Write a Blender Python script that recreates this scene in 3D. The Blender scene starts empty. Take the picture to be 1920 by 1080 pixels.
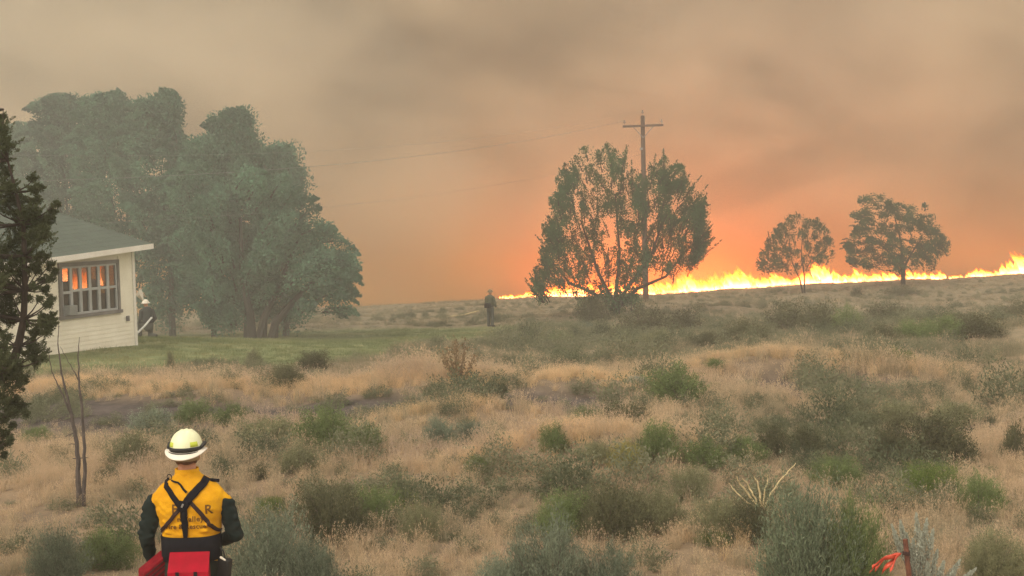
import bpy, bmesh, math, random
import numpy as np
from mathutils import Vector, Matrix, noise
from mathutils.bvhtree import BVHTree
random.seed(7)
R = math.radians
sc = bpy.context.scene
C = sc.collection

# ------------------------------------------------------------------ camera
CAMZ = 3.25            # eye height above the firefighter's feet
F = 2600.0             # focal length in photo pixels (photo is 1920 wide)
ROLL = 0.026
PITCH = math.atan((540 - 400) / F)
cam_d = bpy.data.cameras.new('camera')
cam = bpy.data.objects.new('camera', cam_d)
C.objects.link(cam)
cam_d.sensor_width = 36.0
cam_d.lens = F / 1920 * 36.0
cam_d.clip_start = 0.1
cam_d.clip_end = 2000
cam.matrix_world = (Matrix.Translation((0, 0, CAMZ)) @ Matrix.Rotation(R(90) - PITCH, 4, 'X')
                    @ Matrix.Rotation(-ROLL, 4, 'Z'))
sc.camera = cam
CAMROT = cam.matrix_world.to_3x3()

# ------------------------------------------------------------------ light
world = bpy.data.worlds.new('World')
sc.world = world
world.use_nodes = True
wn, wl = world.node_tree.nodes, world.node_tree.links
wn.clear()
SUN_EL, SUN_AZ = R(42), R(215)          # high, behind the camera to the left, seen through smoke
sky = wn.new('ShaderNodeTexSky')
sky.sky_type = 'NISHITA'
sky.sun_disc = False
sky.sun_elevation = SUN_EL
sky.sun_rotation = SUN_AZ
sky.air_density = 1.6
sky.dust_density = 6.0
mul = wn.new('ShaderNodeMix'); mul.data_type = 'RGBA'; mul.blend_type = 'MIX'
mul.inputs[0].default_value = 0.72
mul.inputs[7].default_value = (6.5, 5.75, 4.75, 1)       # the smoke-filled sky is tan and even
bg = wn.new('ShaderNodeBackground'); bg.inputs['Strength'].default_value = 0.145
wo = wn.new('ShaderNodeOutputWorld')
wl.new(sky.outputs[0], mul.inputs[6]); wl.new(mul.outputs[2], bg.inputs['Color'])
wl.new(bg.outputs[0], wo.inputs[0])
sl = bpy.data.lights.new('sun', 'SUN'); sl.energy = 0.9; sl.angle = R(14); sl.color = (1.0, 0.93, 0.82)
so = bpy.data.objects.new('sun', sl); C.objects.link(so)
so.rotation_euler = (R(90) - SUN_EL, 0, math.pi - SUN_AZ)
so.location = (0, -20, 40)
sc.view_settings.view_transform = 'Standard'
sc.view_settings.look = 'None'
sc.view_settings.exposure = 0.70
sc.view_settings.gamma = 1.0
sc.view_settings.use_curve_mapping = False
sc.render.engine = 'CYCLES'
cy = sc.cycles
cy.max_bounces = 8; cy.diffuse_bounces = 2; cy.glossy_bounces = 3; cy.transmission_bounces = 4
cy.volume_bounces = 4; cy.transparent_max_bounces = 24
cy.volume_max_steps = 96
cy.use_denoising = True
cy.sample_clamp_indirect = 20.0

# ------------------------------------------------------------------ helpers
def tag(o, label=None, cat=None, group=None, kind=None):
    if label: o['label'] = label
    if cat: o['category'] = cat
    if group: o['group'] = group
    if kind: o['kind'] = kind
    return o

def empty(name, loc, rz=0.0, label=None, cat=None, group=None):
    o = bpy.data.objects.new(name, None)
    C.objects.link(o)
    o.location = loc; o.rotation_euler = (0, 0, rz); o.empty_display_size = 0.2
    return tag(o, label, cat, group)

def link(name, me, mat=None, parent=None, smooth=False, loc=None):
    o = bpy.data.objects.new(name, me)
    C.objects.link(o)
    if mat is not None and len(me.materials) == 0: me.materials.append(mat)
    if parent is not None: o.parent = parent
    if loc is not None: o.location = loc
    if smooth: me.polygons.foreach_set('use_smooth', np.ones(len(me.polygons), dtype=bool))
    return o

def bm_link(name, bm, mat, parent=None, smooth=False, loc=None):
    me = bpy.data.meshes.new(name)
    bmesh.ops.recalc_face_normals(bm, faces=bm.faces)
    bm.to_mesh(me); bm.free()
    return link(name, me, mat, parent, smooth, loc)

def np_mesh(name, V, k, tone=None):
    """V: (n, k, 3) array -> n separate k-gons; tone: (n,) value per face kept as a point attribute"""
    n = V.shape[0]
    me = bpy.data.meshes.new(name)
    me.vertices.add(n * k); me.vertices.foreach_set('co', V.reshape(-1).astype(np.float32))
    me.loops.add(n * k); me.loops.foreach_set('vertex_index', np.arange(n * k, dtype=np.int32))
    me.polygons.add(n)
    me.polygons.foreach_set('loop_start', np.arange(0, n * k, k, dtype=np.int32))
    me.polygons.foreach_set('loop_total', np.full(n, k, dtype=np.int32))
    me.update(calc_edges=True)
    if tone is not None:
        a = me.attributes.new('tone', 'FLOAT', 'POINT')
        a.data.foreach_set('value', np.repeat(tone, k).astype(np.float32))
    return me

def unit(v):
    return v / np.maximum(np.linalg.norm(v, axis=-1, keepdims=True), 1e-9)

def leaves(P, D, L, W, rng):
    """diamond leaves at P along D"""
    n = len(P)
    S = unit(np.cross(D, rng.normal(size=(n, 3))))
    L = np.broadcast_to(L, (n,))[:, None]; W = np.broadcast_to(W, (n,))[:, None]
    return np.stack([P - D * L * .5, P + S * W * .5 - D * L * .05, P + D * L * .5, P - S * W * .5 - D * L * .05], axis=1)

def tube(bm, pts, radii, n=6, cap=True):
    pts = [Vector(p) for p in pts]
    rings = []
    up = Vector((0.13, 0.31, 1)).normalized()
    for i, p in enumerate(pts):
        t = (pts[min(i + 1, len(pts) - 1)] - pts[max(i - 1, 0)])
        t = t.normalized() if t.length > 1e-7 else Vector((0, 0, 1))
        a = t.cross(up)
        if a.length < 0.1: a = t.cross(Vector((1, 0, 0)))
        a.normalize(); b = t.cross(a).normalized()
        r = radii[i] if hasattr(radii, '__len__') else radii
        rings.append([bm.verts.new(p + (a * math.cos(2 * math.pi * k / n) + b * math.sin(2 * math.pi * k / n)) * r) for k in range(n)])
    for i in range(len(rings) - 1):
        for k in range(n):
            bm.faces.new((rings[i][k], rings[i][(k + 1) % n], rings[i + 1][(k + 1) % n], rings[i + 1][k]))
    if cap:
        bm.faces.new(rings[0][::-1]); bm.faces.new(rings[-1])

def box(bm, c, s, rot=None, bevel=0.0):
    m = Matrix.Translation(c) @ (rot.to_4x4() if rot is not None else Matrix.Identity(4)) @ Matrix.Diagonal((s[0], s[1], s[2], 1))
    r = bmesh.ops.create_cube(bm, size=1.0, matrix=m)
    if bevel:
        es = list({e for v in r['verts'] for e in v.link_edges})
        bmesh.ops.bevel(bm, geom=es, offset=bevel, segments=2, affect='EDGES', profile=0.6)

def ico(bm, c, s, sub=2, rot=None):
    m = Matrix.Translation(c) @ (rot.to_4x4() if rot is not None else Matrix.Identity(4)) @ Matrix.Diagonal((s[0], s[1], s[2], 1))
    bmesh.ops.create_icosphere(bm, subdivisions=sub, radius=1.0, matrix=m)

def capsule(bm, a, b, ra, rb, flat=1.0, n=16, m=7):
    """tapered closed limb segment from a to b, flattened in y by flat"""
    a, b = Vector(a), Vector(b)
    for t in range(m + 1):
        pass
    d = (b - a); L = d.length
    pts, rad = [], []
    for k in range(4):
        q = (k + .6) / 4 * math.pi / 2
        pts.append(a - d.normalized() * ra * math.cos(q)); rad.append(ra * math.sin(q))
    for k in range(m + 1):
        pts.append(a + d * k / m); rad.append(ra + (rb - ra) * k / m)
    for k in range(4):
        q = (3.4 - k) / 4 * math.pi / 2
        pts.append(b + d.normalized() * rb * math.cos(q)); rad.append(rb * math.sin(q))
    v0 = len(bm.verts)
    tube(bm, pts, rad, n)
    bm.verts.ensure_lookup_table()
    if flat != 1.0:
        cy_ = (a.y + b.y) / 2
        for v in bm.verts[v0:]: v.co.y = cy_ + (v.co.y - cy_) * flat

def fuse(bm, voxel, smooth=6, factor=0.6):
    """weld overlapping solids into one continuous surface"""
    me = bpy.data.meshes.new('tmp'); bmesh.ops.recalc_face_normals(bm, faces=bm.faces); bm.to_mesh(me); bm.free()
    o = bpy.data.objects.new('tmp', me); C.objects.link(o)
    r = o.modifiers.new('r', 'REMESH'); r.mode = 'VOXEL'; r.voxel_size = voxel; r.use_smooth_shade = True
    s = o.modifiers.new('s', 'SMOOTH'); s.factor = factor; s.iterations = smooth
    dg = bpy.context.evaluated_depsgraph_get()
    out = bpy.data.meshes.new_from_object(o.evaluated_get(dg))
    bpy.data.objects.remove(o)
    return out

def sstep(a, b, x):
    t = np.clip((x - a) / (b - a), 0, 1); return t * t * (3 - 2 * t)

# ------------------------------------------------------------------ materials
def nmat(name):
    m = bpy.data.materials.new(name); m.use_nodes = True
    nt = m.node_tree; nt.nodes.clear()
    out = nt.nodes.new('ShaderNodeOutputMaterial')
    return m, nt, out

def ramp(nt, fac, stops, interp='LINEAR'):
    r = nt.nodes.new('ShaderNodeValToRGB'); r.color_ramp.interpolation = interp
    while len(r.color_ramp.elements) < len(stops): r.color_ramp.elements.new(0.5)
    for e, (p, c) in zip(r.color_ramp.elements, stops):
        e.position = p; e.color = (*c, 1) if len(c) == 3 else c
    nt.links.new(fac, r.inputs[0]); return r.outputs[0]

def noise_tex(nt, scale, detail=4, coord='Object', rough=0.55, vec=None):
    n = nt.nodes.new('ShaderNodeTexNoise'); n.inputs['Scale'].default_value = scale
    n.inputs['Detail'].default_value = detail; n.inputs['Roughness'].default_value = rough
    if vec is None:
        tc = nt.nodes.new('ShaderNodeTexCoord'); vec = tc.outputs[coord]
    nt.links.new(vec, n.inputs['Vector']); return n

def mixc(nt, fac, a, b, blend='MIX'):
    m = nt.nodes.new('ShaderNodeMix'); m.data_type = 'RGBA'; m.blend_type = blend
    for i, v in ((0, fac), (6, a), (7, b)):
        if isinstance(v, (int, float)): m.inputs[i].default_value = v
        elif isinstance(v, tuple): m.inputs[i].default_value = (*v, 1)
        else: nt.links.new(v, m.inputs[i])
    return m.outputs[2]

def math_n(nt, op, a, b=None, c=None, clamp=False):
    m = nt.nodes.new('ShaderNodeMath'); m.operation = op; m.use_clamp = clamp
    for i, v in enumerate((a, b, c)):
        if v is None: continue
        if isinstance(v, (int, float)): m.inputs[i].default_value = v
        else: nt.links.new(v, m.inputs[i])
    return m.outputs[0]

def pbr(name, c1, c2=None, rough=0.7, scale=6.0, bump=0.0, bscale=None, metal=0.0, spec=0.3, sheen=0.0, stretch=None):
    m, nt, out = nmat(name)
    p = nt.nodes.new('ShaderNodeBsdfPrincipled')
    tc = nt.nodes.new('ShaderNodeTexCoord'); vec = tc.outputs['Object']
    if stretch:
        mp = nt.nodes.new('ShaderNodeMapping'); mp.inputs['Scale'].default_value = stretch
        nt.links.new(vec, mp.inputs[0]); vec = mp.outputs[0]
    c2 = c2 or tuple(x * 0.72 for x in c1)
    nz = noise_tex(nt, scale, 6, vec=vec)
    nt.links.new(ramp(nt, nz.outputs['Fac'], [(0.3, c2), (0.68, c1)]), p.inputs['Base Color'])
    nt.links.new(math_n(nt, 'MULTIPLY_ADD', nz.outputs['Fac'], 0.25, rough - 0.12), p.inputs['Roughness'])
    p.inputs['Metallic'].default_value = metal
    p.inputs['Specular IOR Level'].default_value = spec
    if sheen: p.inputs['Sheen Weight'].default_value = sheen
    if bump:
        b = nt.nodes.new('ShaderNodeBump'); b.inputs['Strength'].default_value = bump
        b.inputs['Distance'].default_value = 0.02
        n2 = noise_tex(nt, bscale or scale * 4, 5, vec=vec)
        nt.links.new(n2.outputs['Fac'], b.inputs['Height']); nt.links.new(b.outputs[0], p.inputs['Normal'])
    nt.links.new(p.outputs[0], out.inputs[0])
    return m

def leaf_mat(name, dark, light, trans=0.3, patch=0.35, obj_var=0.25, hue2=None):
    """foliage: each leaf has its own tone, each plant a little shift"""
    m, nt, out = nmat(name)
    at = nt.nodes.new('ShaderNodeAttribute'); at.attribute_name = 'tone'
    nz = noise_tex(nt, patch, 2)
    oi = nt.nodes.new('ShaderNodeObjectInfo')
    f = math_n(nt, 'MULTIPLY_ADD', at.outputs['Fac'], 0.62, math_n(nt, 'MULTIPLY', nz.outputs['Fac'], 0.35))
    f = math_n(nt, 'MULTIPLY_ADD', oi.outputs['Random'], obj_var, f)
    f = math_n(nt, 'SUBTRACT', f, obj_var * .5)
    col = ramp(nt, f, [(0.12, dark), (0.85, light)])
    if hue2 is not None:
        col = mixc(nt, math_n(nt, 'MULTIPLY', oi.outputs['Random'], 0.6), col, hue2)
    d = nt.nodes.new('ShaderNodeBsdfDiffuse'); t = nt.nodes.new('ShaderNodeBsdfTranslucent')
    mx = nt.nodes.new('ShaderNodeMixShader'); mx.inputs[0].default_value = trans
    nt.links.new(col, d.inputs[0]); nt.links.new(col, t.inputs[0])
    nt.links.new(d.outputs[0], mx.inputs[1]); nt.links.new(t.outputs[0], mx.inputs[2])
    nt.links.new(mx.outputs[0], out.inputs[0])
    return m

# ------------------------------------------------------------------ terrain
_PY = np.array([-60, -10, 0, 5, 9.3, 13, 20, 26, 31, 42, 55, 67, 80, 100, 112, 160, 700.])
_PZ = np.array([-1.0, -1.3, -1.65, -2.65, -3.25, -3.38, -3.48, -3.56, -3.75, -4.35, -4.98, -5.45, -5.75, -6.02, -6.9, -7.4, -7.4])
def _prof(Y):
    # smoothed piecewise-linear profile
    w = np.maximum(0.8, np.asarray(Y) * 0.05)
    return (np.interp(Y - w, _PY, _PZ) + 2 * np.interp(Y, _PY, _PZ) + np.interp(Y + w, _PY, _PZ)) / 4

_rng = np.random.default_rng(3)
_W = [(_rng.uniform(-1, 1, 2) * k, _rng.uniform(0, 6.28), a) for k, a in
      [(0.10, .16)] * 3 + [(0.35, .07)] * 4 + [(1.0, .035)] * 5 + [(2.6, .016)] * 6 + [(6.0, .007)] * 6]
MOUNDS = [  # (X, Y, height, rx, ry) low grassy swells
    (-5.2, 27.2, .17, 3.6, 1.5), (-1.8, 26.4, .2, 2.0, 1.3), (1.2, 25.5, .22, 1.6, 1.2), (5.0, 27.5, .50, 2.0, 1.6),
    (7.3, 26.5, .25, 1.6, 1.3), (0.6, 18.2, .36, 1.6, 1.0), (-0.9, 23.0, .15, 1.5, 1.0), (9.5, 33, .2, 2.5, 2), (-9, 29, .10, 2.4, 1.5),
    (13, 38, .25, 3, 3), (2.5, 14.2, .12, .9, .7)]
def ground(X, Y):
    X = np.asarray(X, float); Y = np.asarray(Y, float)
    z = _prof(Y)
    far = sstep(60, 98, Y)
    z = z + far * (np.where(X > 0, 0.019 * X, 0.03 * X).clip(-1.2, 0.95) - 1.9 * sstep(46, 74, X))
    # the house stands on a low rise at the left
    z = z + 0.80 * np.exp(-(((X + 14.5) / 7.5) ** 2) - (((Y - 44) / 11.0) ** 2))
    amp = 0.35 + 0.65 * sstep(10, 20, Y) * (1 - 0.6 * sstep(70, 95, Y))
    lawn = lawn_mask(X, Y)
    n = 0
    for (kx, ky), ph, a in _W: n = n + a * np.sin(kx * X + ky * Y + ph)
    z = z + n * amp * (1 - .8 * lawn)
    for mx, my, h, rx, ry in MOUNDS:
        dy = (Y - my) / ry
        z = z + h * np.exp(-((X - mx) / rx) ** 2 - np.where(dy < 0, (dy * 1.5) ** 4, dy ** 2))
    return z + CAMZ
def lawn_mask(X, Y):
    X = np.asarray(X, float); Y = np.asarray(Y, float)
    lo = 34.3 + 0.9 * np.sin(X * .7) + np.clip(X + 5.2, 0, 6) * 4.3 + 0.5 * np.sin(X * 2.3 + 1)
    hi = 65.5 + .5 * np.sin(X * .9)
    return sstep(lo - .8, lo + .9, Y) * (1 - sstep(hi - .5, hi + .8, Y)) * (1 - sstep(3.0, 6.0, X + .8 * np.sin(Y)))
def gz(x, y): return float(ground(x, y))
def soil_mask(X, Y):
    """bare dark soil on the banks under the swells"""
    m = 0
    for x, y, rx, ry in [(-6.4, 25.0, 2.9, 1.2), (-9.6, 26.2, 1.8, 1.6), (-1.6, 24.5, 1.8, .8), (.7, 23.7, 1.7, .8), (5.4, 25.4, 1.7, .9), (-3.5, 24.9, 1.4, .7),
                         (-.6, 20.6, 1.1, .6), (6.5, 21.5, 1.1, .6)]:
        m = m + np.exp(-((X - x) / rx) ** 2 - ((Y - y) / ry) ** 2)
    return np.clip(m * 1.5, 0, 1)

def ray(px, py):
    d = CAMROT @ Vector(((px - 960) / F, -(py - 540) / F, -1.0))
    return d
def at(px, py, Y):
    """the point of the line of sight through photo pixel px, py that is Y metres out"""
    d = ray(px, py); t = Y / d.y
    return Vector((d.x * t, Y, CAMZ + d.z * t))
def hit(px, py, y0=6.0, y1=130.0):
    d = ray(px, py)
    t = np.arange(y0, y1, 0.08); X = d.x / d.y * t; Z = CAMZ + d.z / d.y * t
    below = Z <= ground(X, t)
    i = int(np.argmax(below)) if below.any() else len(t) - 1
    return float(X[i]), float(t[i]), float(ground(X[i], t[i]))
def scale_at(Y): return F / Y          # photo pixels per metre at depth Y

def build_ground():
    ys = np.concatenate([np.linspace(-60, 6, 30), np.arange(6.3, 34, .16), np.arange(34, 70, .33), np.arange(70, 114, .6), np.linspace(115, 420, 34)])
    ts = np.linspace(-1, 1, 321); ts = np.sign(ts) * np.abs(ts) ** 1.25
    rows = []
    for y in ys:
        w = max(16, abs(y) * 0.62 + 9)
        if y > 114: w = 80 + (y - 114) * 1.2
        rows.append(np.stack([ts * w, np.full_like(ts, y)], 1))
    G = np.stack(rows)
    Z = ground(G[..., 0], G[..., 1])
    V = np.concatenate([G, Z[..., None]], 2).reshape(-1, 3)
    nr, ncx = G.shape[:2]
    I = np.arange(nr * ncx).reshape(nr, ncx)
    q = np.stack([I[:-1, :-1], I[:-1, 1:], I[1:, 1:], I[1:, :-1]], -1).reshape(-1, 4)
    me = bpy.data.meshes.new('ground')
    me.vertices.add(len(V)); me.vertices.foreach_set('co', V.reshape(-1).astype(np.float32))
    me.loops.add(q.size); me.loops.foreach_set('vertex_index', q.reshape(-1).astype(np.int32))
    me.polygons.add(len(q)); me.polygons.foreach_set('loop_start', np.arange(0, q.size, 4, dtype=np.int32))
    me.polygons.foreach_set('loop_total', np.full(len(q), 4, dtype=np.int32))
    me.update(calc_edges=True)
    for nm, v in (('lawn', lawn_mask(V[:, 0], V[:, 1])), ('soil', soil_mask(V[:, 0], V[:, 1]))):
        a = me.attributes.new(nm, 'FLOAT', 'POINT'); a.data.foreach_set('value', np.asarray(v, np.float32))
    m, nt, out = nmat('dry_ground')
    p = nt.nodes.new('ShaderNodeBsdfPrincipled'); p.inputs['Roughness'].default_value = 0.95
    p.inputs['Specular IOR Level'].default_value = 0.1
    big = noise_tex(nt, 0.22, 5, rough=.6); mid = noise_tex(nt, 2.2, 6, rough=.65); fine = noise_tex(nt, 24, 4)
    straw = ramp(nt, big.outputs['Fac'], [(0.32, (0.19, 0.15, 0.085)), (0.5, (0.30, 0.215, 0.13)), (0.62, (0.27, 0.19, 0.12)), (0.75, (0.16, 0.15, 0.085))])
    litter = ramp(nt, mid.outputs['Fac'], [(0.35, (0.10, 0.085, 0.065)), (0.55, (0.30, 0.22, 0.135)), (0.75, (0.36, 0.27, 0.17))])
    c = mixc(nt, 0.55, straw, litter)
    c = mixc(nt, math_n(nt, 'MULTIPLY', fine.outputs['Fac'], 0.6), c, (0.13, 0.105, 0.075))
    fp = nt.nodes.new('ShaderNodeSeparateXYZ'); tcf = nt.nodes.new('ShaderNodeTexCoord'); nt.links.new(tcf.outputs['Object'], fp.inputs[0])
    # beyond the swells the range is greener, mostly low sage
    fz = nt.nodes.new('ShaderNodeMapRange'); fz.interpolation_type = 'SMOOTHSTEP'; fz.inputs['From Min'].default_value = 29; fz.inputs['From Max'].default_value = 38; fz.inputs['To Max'].default_value = 0.8
    nt.links.new(math_n(nt, 'MULTIPLY_ADD', big.outputs['Fac'], 8.0, math_n(nt, 'SUBTRACT', fp.outputs['Y'], 4.0)), fz.inputs[0])
    c = mixc(nt, fz.outputs[0], c, ramp(nt, mid.outputs['Fac'], [(0.3, (0.13, 0.125, 0.08)), (0.6, (0.24, 0.205, 0.135)), (0.8, (0.30, 0.25, 0.165))]))
    la = nt.nodes.new('ShaderNodeAttribute'); la.attribute_name = 'lawn'
    sa = nt.nodes.new('ShaderNodeAttribute'); sa.attribute_name = 'soil'
    lawnc = ramp(nt, noise_tex(nt, 1.1, 5).outputs['Fac'], [(0.3, (0.12, 0.15, 0.072)), (0.52, (0.18, 0.215, 0.10)), (0.72, (0.28, 0.26, 0.135))])
    lf = math_n(nt, 'MULTIPLY_ADD', math_n(nt, 'SUBTRACT', mid.outputs['Fac'], 0.5), 1.2, la.outputs['Fac'], clamp=True)
    lf = math_n(nt, 'MULTIPLY', lf, la.outputs['Fac'], clamp=True)
    c = mixc(nt, sa.outputs['Fac'], c, ramp(nt, mid.outputs['Fac'], [(0.35, (0.045, 0.04, 0.037)), (0.7, (0.12, 0.10, 0.09))]))
    c = mixc(nt, lf, c, lawnc)
    # past the fire front the grass has burnt to ash
    gp = nt.nodes.new('ShaderNodeSeparateXYZ'); tc = nt.nodes.new('ShaderNodeTexCoord')
    nt.links.new(tc.outputs['Object'], gp.inputs[0])
    burnt = math_n(nt, 'GREATER_THAN', math_n(nt, 'MULTIPLY_ADD', mid.outputs['Fac'], 2.0, gp.outputs['Y']), 104.5)
    burnt = math_n(nt, 'MULTIPLY', burnt, math_n(nt, 'GREATER_THAN', gp.outputs['X'], -1.5))
    c = mixc(nt, burnt, c, (0.02, 0.018, 0.016))
    nt.links.new(c, p.inputs['Base Color'])
    b = nt.nodes.new('ShaderNodeBump'); b.inputs['Strength'].default_value = 0.8; b.inputs['Distance'].default_value = 0.06
    nt.links.new(mid.outputs['Fac'], b.inputs['Height']); nt.links.new(b.outputs[0], p.inputs['Normal'])
    nt.links.new(p.outputs[0], out.inputs[0])
    o = link('ground', me, m, smooth=True)
    o['kind'] = 'structure'
build_ground()

# ------------------------------------------------------------------ haze and smoke
def volume_box(name, lo, hi, mat, kind='stuff'):
    bm = bmesh.new()
    box(bm, [(a + b) / 2 for a, b in zip(lo, hi)], [b - a for a, b in zip(lo, hi)])
    o = bm_link(name, bm, mat); o['kind'] = kind
    return o
m, nt, out = nmat('haze_air')
pv = nt.nodes.new('ShaderNodeVolumePrincipled')
pv.inputs['Color'].default_value = (0.90, 0.86, 0.80, 1)
pv.inputs['Density'].default_value = 0.0026
pv.inputs['Anisotropy'].default_value = 0.15
nt.links.new(pv.outputs[0], out.inputs['Volume'])
volume_box('haze', (-520, -70, -6.5), (520, 430, 75), m)

def drift(name, c, r, dens, col):
    m_, nt_, out_ = nmat(name); v_ = nt_.nodes.new('ShaderNodeVolumePrincipled')
    v_.inputs['Color'].default_value = (*col, 1); v_.inputs['Density'].default_value = dens
    nt_.links.new(v_.outputs[0], out_.inputs['Volume'])
    bm_ = bmesh.new(); ico(bm_, c, r, 4); o_ = bm_link(name, bm_, m_); o_['kind'] = 'stuff'
drift('smoke_drift', (-20, 54, 5), (19, 10, 11), .0065, (0.84, 0.90, 0.87))
def smoke_material():
    m, nt, out = nmat('smoke')
    tc = nt.nodes.new('ShaderNodeTexCoord')
    sep = nt.nodes.new('ShaderNodeSeparateXYZ'); nt.links.new(tc.outputs['Object'], sep.inputs[0])
    mp = nt.nodes.new('ShaderNodeMapping'); mp.inputs['Scale'].default_value = (0.6, 0.6, 1.0)
    mp.inputs['Rotation'].default_value = (0, R(24), 0); mp.inputs['Location'].default_value = (32.2, 4.0, -2.5)
    nt.links.new(tc.outputs['Object'], mp.inputs[0])
    n1 = noise_tex(nt, 0.085, 4.0, vec=mp.outputs[0], rough=.55)
    n1.inputs['Distortion'].default_value = 0.6
    # density: thick near the fire front, soft edge towards the camera
    edge = nt.nodes.new('ShaderNodeMapRange'); edge.interpolation_type = 'SMOOTHSTEP'
    edge.inputs['From Min'].default_value = 103.5; edge.inputs['From Max'].default_value = 116
    # the column leans: smoke starts further back near the ground
    yy = math_n(nt, 'MULTIPLY_ADD', sep.outputs['Z'], 0.25, sep.outputs['Y'])
    nt.links.new(yy, edge.inputs[0])
    d = math_n(nt, 'MULTIPLY_ADD', n1.outputs['Fac'], 4.4, -1.6, clamp=False)
    d = math_n(nt, 'MAXIMUM', d, 0.12)
    d = math_n(nt, 'MULTIPLY', d, edge.outputs[0])
    low = math_n(nt, 'MULTIPLY_ADD', math_n(nt, 'EXPONENT', math_n(nt, 'MULTIPLY', sep.outputs['Z'], -0.18)), 2.4, 1.0)
    d = math_n(nt, 'MULTIPLY', d, low)
    d = math_n(nt, 'MULTIPLY', d, 0.125)
    soot = noise_tex(nt, 0.105, 5, vec=mp.outputs[0], rough=.5)
    col = ramp(nt, soot.outputs['Fac'], [(0.35, (0.34, 0.305, 0.25)), (0.47, (0.79, 0.725, 0.585)), (0.58, (0.925, 0.855, 0.715))])
    # shade from the smoke overhead, put into a browner colour near the ground
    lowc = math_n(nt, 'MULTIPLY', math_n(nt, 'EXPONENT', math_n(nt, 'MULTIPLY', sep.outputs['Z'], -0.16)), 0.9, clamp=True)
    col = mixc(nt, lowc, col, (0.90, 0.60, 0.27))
    v = nt.nodes.new('ShaderNodeVolumePrincipled')
    v.inputs['Anisotropy'].default_value = 0.0
    nt.links.new(d, v.inputs['Density']); nt.links.new(col, v.inputs['Color'])
    nt.links.new(v.outputs[0], out.inputs['Volume'])
    try: m.cycles.volume_step_rate = 1.0
    except Exception: pass
    return m
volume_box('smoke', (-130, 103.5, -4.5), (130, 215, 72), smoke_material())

# ------------------------------------------------------------------ fire
def fire_material():
    m, nt, out = nmat('flame')
    at_ = nt.nodes.new('ShaderNodeAttribute'); at_.attribute_name = 'tone'    # 0 at the root, 1 at the tip
    nz = noise_tex(nt, 2.2, 3)
    f = math_n(nt, 'MULTIPLY_ADD', nz.outputs['Fac'], 0.5, math_n(nt, 'SUBTRACT', at_.outputs['Fac'], 0.25))
    col = ramp(nt, f, [(0.0, (1.0, 0.32, 0.12)), (0.35, (1.0, 0.25, 0.06)), (0.7, (1.0, 0.17, 0.010)), (1.0, (1.0, 0.11, 0.004))])
    st = nt.nodes.new('ShaderNodeMapRange'); st.inputs['To Min'].default_value = 13.0; st.inputs['To Max'].default_value = 1.6
    nt.links.new(f, st.inputs[0])
    e = nt.nodes.new('ShaderNodeEmission'); nt.links.new(col, e.inputs[0]); nt.links.new(st.outputs[0], e.inputs[1])
    t = nt.nodes.new('ShaderNodeBsdfTransparent')
    a = nt.nodes.new('ShaderNodeMapRange'); a.inputs['From Min'].default_value = 0.35; a.inputs['From Max'].default_value = 1.05
    a.inputs['To Min'].default_value = 0.15; a.inputs['To Max'].default_value = 0.92
    nt.links.new(f, a.inputs[0])
    mx = nt.nodes.new('ShaderNodeMixShader')
    nt.links.new(a.outputs[0], mx.inputs[0]); nt.links.new(e.outputs[0], mx.inputs[1]); nt.links.new(t.outputs[0], mx.inputs[2])
    nt.links.new(mx.outputs[0], out.inputs[0])
    return m
FLAME = fire_material()
def flames(name, spots, rng, parent=None):
    """spots: (x, y, z, height, width): curling closed tongues"""
    V, Fc, T = [], [], []
    nr, ns = 7, 6
    for x, y, z, h, w in spots:
        base = len(V)
        lean = rng.normal(-0.28, .22); wob = rng.uniform(0, 6.28); k = rng.uniform(3, 6); cr = rng.uniform(.05, .16)
        for i in range(nr):
            t = i / (nr - 1)
            r = w * (math.sin(math.pi * min(1, (t * .8 + .22))) ** .8) * (1 - t) ** .45 + 0.01
            cx = x + lean * h * t ** 1.5 + cr * h * math.sin(k * t + wob) * t
            cyy = y + .5 * cr * h * math.cos(k * t + wob) * t
            for j in range(ns):
                a = 2 * math.pi * j / ns + t * 1.5
                V.append((cx + r * math.cos(a), cyy + r * .7 * math.sin(a), z - .05 + h * t)); T.append(t)
        for i in range(nr - 1):
            for j in range(ns):
                Fc.append((base + i * ns + j, base + i * ns + (j + 1) % ns, base + (i + 1) * ns + (j + 1) % ns, base + (i + 1) * ns + j))
        Fc.append(tuple(base + j for j in range(ns))[::-1]); Fc.append(tuple(base + (nr - 1) * ns + j for j in range(ns)))
    me = bpy.data.meshes.new(name); me.from_pydata(V, [], Fc)
    a = me.attributes.new('tone', 'FLOAT', 'POINT'); a.data.foreach_set('value', np.array(T, np.float32))
    return link(name, me, FLAME, parent, smooth=True)
rng = np.random.default_rng(11)
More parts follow.
